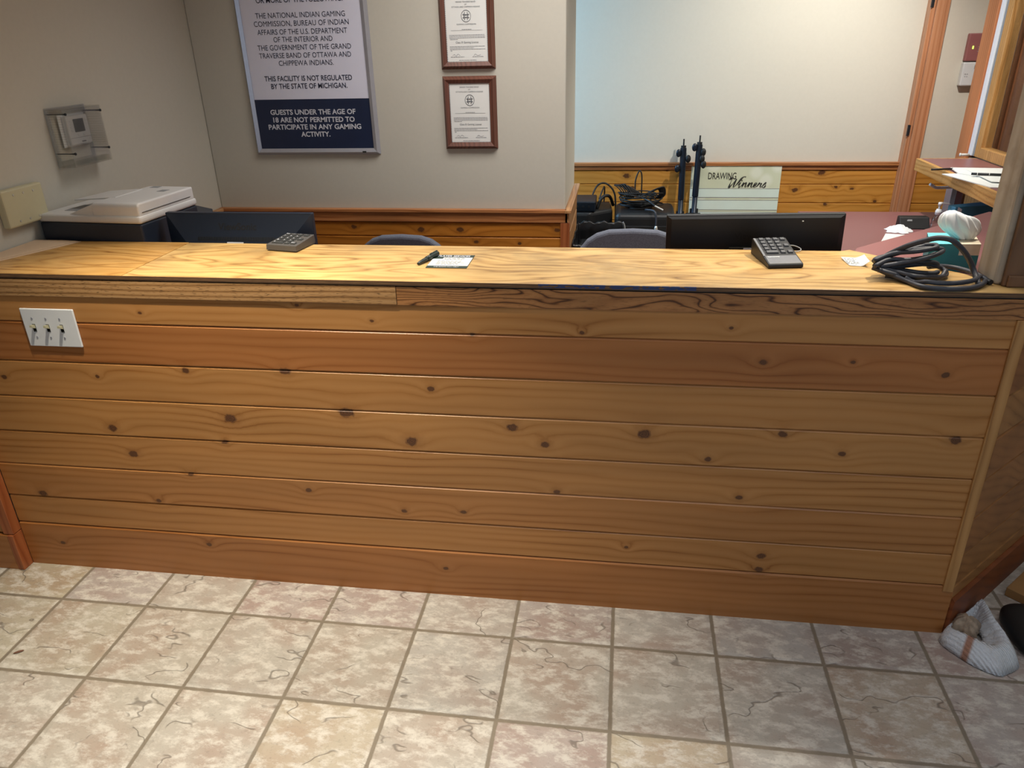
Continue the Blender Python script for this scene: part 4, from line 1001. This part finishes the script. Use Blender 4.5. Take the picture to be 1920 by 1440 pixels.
# folded stands leaning on the far wall
def stand(label, base, top, zc, knobs, side):
    t = thing('speaker_stand', label, 'stand', base, 0, group='folded stands leaning on the far wall')
    b, tp = Vector(base), Vector(top); d = (tp-b).normalized()
    L = (tp-b).length
    def at(s_, dx=0, dy=0): 
        p = b+d*s_; return (p.x+dx, p.y+dy, p.z)
    MB().tube([at(0.02), at(L-0.30)], 0.0165, 12).build('lower_tube', m_blueb, t, smooth=True, world=True)
    MB().tube([at(L-0.34), at(L-0.02)], 0.020, 12).build('upper_sleeve', m_blueb, t, world=True)
    MB().tube([at(L-0.02), at(L+0.035)], 0.005, 8).tube([at(L-0.03), at(L-0.005)], 0.0165, 10).build('spigot', m_dark, t, world=True)
    for dz, dx in knobs:
        MB().tube([at(L-dz), at(L-dz, dx*0.8, -0.012)], 0.006, 8).ball(at(L-dz, dx, -0.014), 0.017, 0.011, 0.025, 12).build('knob', m_dark if dx > 0 else m_blueb, t, smooth=True, world=True)
    for s_ in (0.030, -0.028):
        MB().tube([at(L-0.42, s_*0.6, 0.012), at(0.10, s_, 0.004), at(0.0, s_*1.3, 0)], 0.009, 8).build('leg', m_dark, t, world=True)
    MB().box(b.x-0.045, b.x+0.05, b.y-0.02, b.y+0.02, zc-0.016, zc+0.016).build('leg_clamp', m_dark, t, bevel=0.006, world=True)
stand('dark folded tripod stand leaning on the wainscot, nearer the loudspeakers', (0.386, 3.02, 0.004), (0.372, 3.098, 1.082), 0.642, [(0.05, -0.030), (0.085, 0.032), (0.145, -0.034)], 1)
stand('dark folded tripod stand leaning in front of the drawing board', (0.452, 2.985, 0.004), (0.468, 3.065, 1.107), 0.655, [(0.035, -0.030), (0.065, 0.026), (0.105, 0.022), (0.14, 0.034)], -1)

# drawing board
t = thing('drawing_board', 'pale green drawing winners board standing against the wainscot', 'board', (0.72, 3.12, 0.004))
Yb = 3.112
tilt = TR(0, 3.112, 0.004) @ RX(-1.2) @ TR(0, -3.112, -0.004)
MB(tilt).box(0.436, 1.000, Yb, Yb+0.008, 0.004, 0.947).build('panel', m_board, t, world=True)
mb = MB(tilt)
for za, zb_ in ((0.799, 0.747), (0.725, 0.667), (0.648, 0.592), (0.572, 0.516), (0.496, 0.44), (0.42, 0.36)):
    mb.box(0.437, 0.999, Yb-0.0008, Yb+0.001, zb_, za)
mb.build('bands', m_board_band, t, world=True)
mb = MB(tilt)
for z in (0.802, 0.744, 0.728, 0.664, 0.650, 0.590): mb.box(0.437, 0.999, Yb-0.0012, Yb+0.001, z-0.0015, z+0.0015)
mb.build('rules', m_ink_lt, t, world=True)
mb = MB(tilt); mb.text('DRAWING', 0.545, 0.722, 0, TR(0, Yb-0.001, 0.862) @ FRONT, height=0.042, offset=0.004)
def script(mb, strokes, ox, oz, k, kz, r):
    for st, wgt in strokes:
        pts_ = [(ox+(x+0.22*z)*k, Yb-0.002, oz+z*kz) for x, z in st]
        mb.tube(pts_, lambda q: r*wgt*(0.75+0.45*math.sin(q*math.pi*4)), 6, sm=6)
STK = [([(-0.05,0.82),(0.08,0.95),(0.13,0.75),(0.12,0.30),(0.15,0.02),(0.30,0.40),(0.42,0.85)], 1.5),
       ([(0.42,0.85),(0.40,0.40),(0.44,0.02),(0.60,0.40),(0.74,0.90),(0.86,1.08),(0.98,1.06)], 1.5),
       ([(0.70,0.25),(0.80,0.48),(0.79,0.15),(0.84,0.03),(0.95,0.22)], 1.2), ([(0.82,0.70),(0.825,0.74)], 1.4),
       ([(0.95,0.22),(1.02,0.48),(1.01,0.04),(1.08,0.36),(1.17,0.48),(1.19,0.15),(1.24,0.03),(1.34,0.22)], 1.2),
       ([(1.34,0.22),(1.41,0.48),(1.40,0.04),(1.47,0.36),(1.56,0.48),(1.58,0.15),(1.63,0.03),(1.73,0.18)], 1.2),
       ([(1.73,0.18),(1.86,0.30),(1.88,0.46),(1.78,0.44),(1.75,0.18),(1.83,0.03),(1.98,0.16)], 1.2),
       ([(1.98,0.16),(2.06,0.46),(2.10,0.36),(2.20,0.44),(2.19,0.15),(2.25,0.03),(2.34,0.2)], 1.2),
       ([(2.34,0.2),(2.46,0.50),(2.50,0.30),(2.52,0.12),(2.44,0.02),(2.32,0.08)], 1.2)]
script(mb, STK, 0.668, 0.809, 0.0945, 0.064, 0.0030)
mb.build('lettering', m_hole, t, world=True)

# things on the desk
t = thing('card_terminal', 'black terminal with two grey stickers standing on the maroon desk', 'terminal', (1.51, 2.20, 0.7656))
MB().hexa([(1.452,2.19,0.7656),(1.60,2.185,0.7656),(1.60,2.28,0.7656),(1.455,2.28,0.7656)],[(1.450,2.225,0.822),(1.60,2.222,0.822),(1.598,2.27,0.822),(1.455,2.27,0.822)]).build('body', m_dark, t, bevel=0.005, world=True)
for xa, xb in ((1.488, 1.513), (1.516, 1.552)):
    MB().hexa([(xa,2.2125,0.8035),(xb,2.2115,0.8035),(xb,2.216,0.8035),(xa,2.217,0.8035)],[(xa,2.2175,0.8110),(xb,2.2165,0.8110),(xb,2.2195,0.8110),(xa,2.2205,0.8110)]).build('sticker', m_label, t, world=True)
t = thing('hand_sanitizer', 'clear hand sanitizer bottle with white pump on the maroon desk', 'bottle', (1.612, 2.16, 0.7656))
MB().lathe([(0.022,0),(0.026,0.004),(0.026,0.052),(0.022,0.066),(0.014,0.078),(0.012,0.084)], 20, (1.612,2.16,0.7656)).build('bottle', m_bottle, t, smooth=True, world=True)
MB().lathe([(0.015,0.084),(0.0155,0.104),(0.012,0.107),(0.012,0.112),(0.0045,0.114),(0.0045,0.130),(0.009,0.131),(0.009,0.145),(0.002,0.147)], 18, (1.612,2.16,0.7656)).tube([(1.606,2.16,0.9075),(1.632,2.158,0.9085),(1.660,2.156,0.9035)], lambda q: 0.0062-0.0028*q, 8, sm=4).build('pump', m_white, t, smooth=True, world=True)
def bag_fn(u, v):
    a = u*2*math.pi; r_ = 1-v
    w_ = 1+0.18*math.sin(5*a+2)+0.12*math.sin(11*a)
    return (1.432+0.062*r_*math.cos(a)*w_, 2.145+0.052*r_*math.sin(a)*w_, 0.7665+0.026*math.sin(v*math.pi/2)*(1+0.35*math.sin(7*a+v*9))*(1 if v < 0.98 else 1))
tag(MB().grid(bag_fn, 36, 8).build('plastic_bag', m_tissue, None, smooth=True), 'crumpled white plastic wrapper on the desk before the black terminal', 'wrapper')
tag(MB().prism([(1.255,1.86),(1.395,1.96),(1.450,2.060),(1.350,2.085)], 0.7656, 0.7668).build('paper_sheet', m_paper, None), 'loose white paper sheet on the maroon desk', 'paper')
t = thing('blue_carton', 'flat blue carton with pale tab on the desk under the teller shelf', 'carton', (1.76, 2.22, 0.7656))
MB().prism([(1.655,2.165),(1.672,2.115),(1.88,2.17),(1.85,2.25)], 0.7656, 0.898).build('box', m_blue, t, bevel=0.002, world=True)
MB().hexa([(1.676,2.112,0.82),(1.696,2.117,0.82),(1.697,2.119,0.82),(1.677,2.114,0.82)],[(1.683,2.1135,0.899),(1.706,2.119,0.885),(1.707,2.121,0.885),(1.684,2.1155,0.899)]).build('tab', m_ink_white, t, world=True)

# papers and pen on the teller shelf
zz = 1.0508
tag(MB().prism([(1.592,2.165),(1.672,1.80),(1.925,1.74),(1.950,2.10),(1.90,2.20)], zz, zz+0.004).build('paper_sheet', m_paper, None), 'lowest white paper overhanging the teller shelf edge', 'paper')
tag(MB().prism([(1.690,2.33),(1.665,2.16),(1.79,1.96),(1.945,1.95),(1.955,2.30)], zz+0.0045, zz+0.009).build('paper_sheet', m_paper, None), 'white paper pile at the back of the teller shelf', 'paper')
tag(MB().prism([(1.735,2.25),(1.715,1.90),(1.90,1.84),(1.945,2.18)], zz+0.0095, zz+0.012).build('paper_sheet', m_paper, None), 'topmost white paper under the black pen on the teller shelf', 'paper')
t = thing('pen', 'black pen with white marks lying on the teller shelf papers', 'pen', (1.78, 2.06, zz+0.0122))
MB().tube([(1.692,2.075,zz+0.0185),(1.86,2.035,zz+0.0185)], 0.006, 10).build('barrel', m_black, t, smooth=True, world=True)
MB().tube([(1.715,2.0695,zz+0.0188),(1.7175,2.069,zz+0.0188)], 0.0062, 10).tube([(1.765,2.0576,zz+0.0188),(1.7675,2.057,zz+0.0188)], 0.0062, 10).build('white_mark', m_paper, t, world=True)
tag(MB().tube([(1.575,2.265,zz+0.0085),(1.690,2.300,zz+0.0065)], 0.005, 8).build('pen', m_dark, None, smooth=True), 'plain black pen on the front corner of the teller shelf', 'pen')
tag(MB().tube([(1.905,2.775,1.060),(1.950,2.775,1.060)], 0.007, 10).tube([(1.900,2.775,1.060),(1.906,2.775,1.060)], 0.0095, 10).build('door_stop', m_paper, None, smooth=True), 'small white knob at the foot of the orange jamb', 'knob')

# lever and lock strips below the shelf
t = thing('door_leaf', 'edge of a low door leaf with chrome lever below the teller shelf', 'door', (1.90, 2.76, 0))
MB().box(1.890, 1.918, 2.745, 2.83, 0.01, 0.915).build('leaf', m_alu, t, bevel=0.002, world=True)
MB().box(1.918, 1.953, 2.745, 2.83, 0.01, 0.915).build('leaf_core', m_maroon, t, bevel=0.002, world=True)
MB().tube([(1.905,2.745,0.888),(1.905,2.722,0.888)], 0.012, 12).build('rose', m_chrome, t, smooth=True, world=True)
MB().tube([(1.908,2.725,0.888),(1.80,2.718,0.884),(1.775,2.712,0.892),(1.745,2.695,0.908)], 0.0085, 8, sm=3).build('lever', m_alu_white, t, smooth=True, world=True)

# ------------------------------------------------------------------ things on the floor
# towel
t = thing('towel', 'white ribbed towel with rust stain dropped at the counter corner', 'towel', (1.13, -0.03, 0))
OUT = [(1.040,-0.014),(1.022,-0.050),(1.048,-0.095),(1.086,-0.138),(1.136,-0.168),(1.165,-0.160),(1.214,-0.125),(1.216,-0.076),(1.205,0.000),(1.205,0.060),(1.192,0.100),(1.150,0.085)]
RIM = [(1.062,-0.004,0.035),(1.050,-0.032,0.050),(1.070,-0.062,0.060),(1.100,-0.085,0.060),(1.135,-0.105,0.058),(1.158,-0.100,0.058),(1.180,-0.080,0.062),(1.184,-0.050,0.070),(1.176,0.005,0.078),(1.180,0.060,0.076),(1.180,0.092,0.066),(1.142,0.070,0.028)]
INN = [(1.080,0.004,0.010),(1.070,-0.014,0.012),(1.080,-0.030,0.012),(1.100,-0.045,0.012),(1.118,-0.052,0.014),(1.130,-0.052,0.016),(1.142,-0.042,0.018),(1.148,-0.028,0.016),(1.150,0.005,0.014),(1.155,0.040,0.014),(1.155,0.062,0.014),(1.130,0.052,0.010)]
no = smooth_pts([(x, y, 0.003) for x, y in OUT], 6, True); nr = smooth_pts(RIM, 6, True); ni = smooth_pts(INN, 6, True)
NN = len(no)
def towel_fn(i, k):
    if k <= 4:
        q = k/4; p = no[i].lerp(nr[i], q); p = p+Vector((0, 0, 0.014*math.sin(q*math.pi)))
        return p
    q = (k-4)/4; p = nr[i].lerp(ni[i], q); return p+Vector((0, 0, -0.006*math.sin(q*math.pi)+0.004*math.sin(i*1.7)*q*(1-q)*4))
vs = []
for k in range(9):
    for i in range(NN):
        p = towel_fn(i, k); vs.append((p.x, p.y, max(0.002, p.z)+0.0015*math.sin(i*2.3+k)))
mb = MB(); mb.add(vs, [(k*NN+i, k*NN+(i+1) % NN, (k+1)*NN+(i+1) % NN, (k+1)*NN+i) for k in range(8) for i in range(NN)])
mb.build('cloth', m_towel, t, smooth=True, solid=0.003, world=True)
random.seed(17)
t = thing('rag', 'dirty brown rag crumpled inside the white towel', 'rag', (1.09, 0.02, 0.006))
def rag_fn(u, v):
    a = u*2*math.pi; th = v*math.pi/2
    n_ = 1+0.16*math.sin(4*a+1)+0.10*math.sin(9*a+5*v)+0.08*math.sin(15*a)
    return (1.110+0.040*math.cos(th)*math.cos(a)*n_-0.004*v, 0.006+0.040*math.cos(th)*math.sin(a)*n_, 0.016+0.052*math.sin(th)*(1+0.15*math.sin(6*a)*(1-v)))
MB().grid(rag_fn, 44, 10).build('cloth', m_rag, t, smooth=True, world=True)
# black rounded bag
t = thing('black_bag', 'black rounded bag lying on the floor behind the white towel', 'bag', (1.33, 0.04, 0))
MB().ball((1.338, 0.002, 0.031), 0.108, 0.112, 0.031, 28, e=0.55).build('bag', m_dark, t, smooth=True, world=True)
# cardboard box
t = thing('cardboard_box', 'flat brown cardboard carton lying by the counter side panel behind the black bag', 'box', (1.48, 0.22, 0))
MB(TR(1.312, 0.205, 0) @ RZ(45)).box(0.0, 0.30, -0.085, 0.0, 0.001, 0.034).build('box', m_cardboard, t, bevel=0.002, world=True)
tag(MB(TR(-1.848,-0.42,0) @ RZ(35)).ball((0,0,0.0025), 0.016, 0.005, 0.0022, 8).build('wood_chip', m_chip, None), 'small brown wood chip on a floor tile at left', 'wood chip')
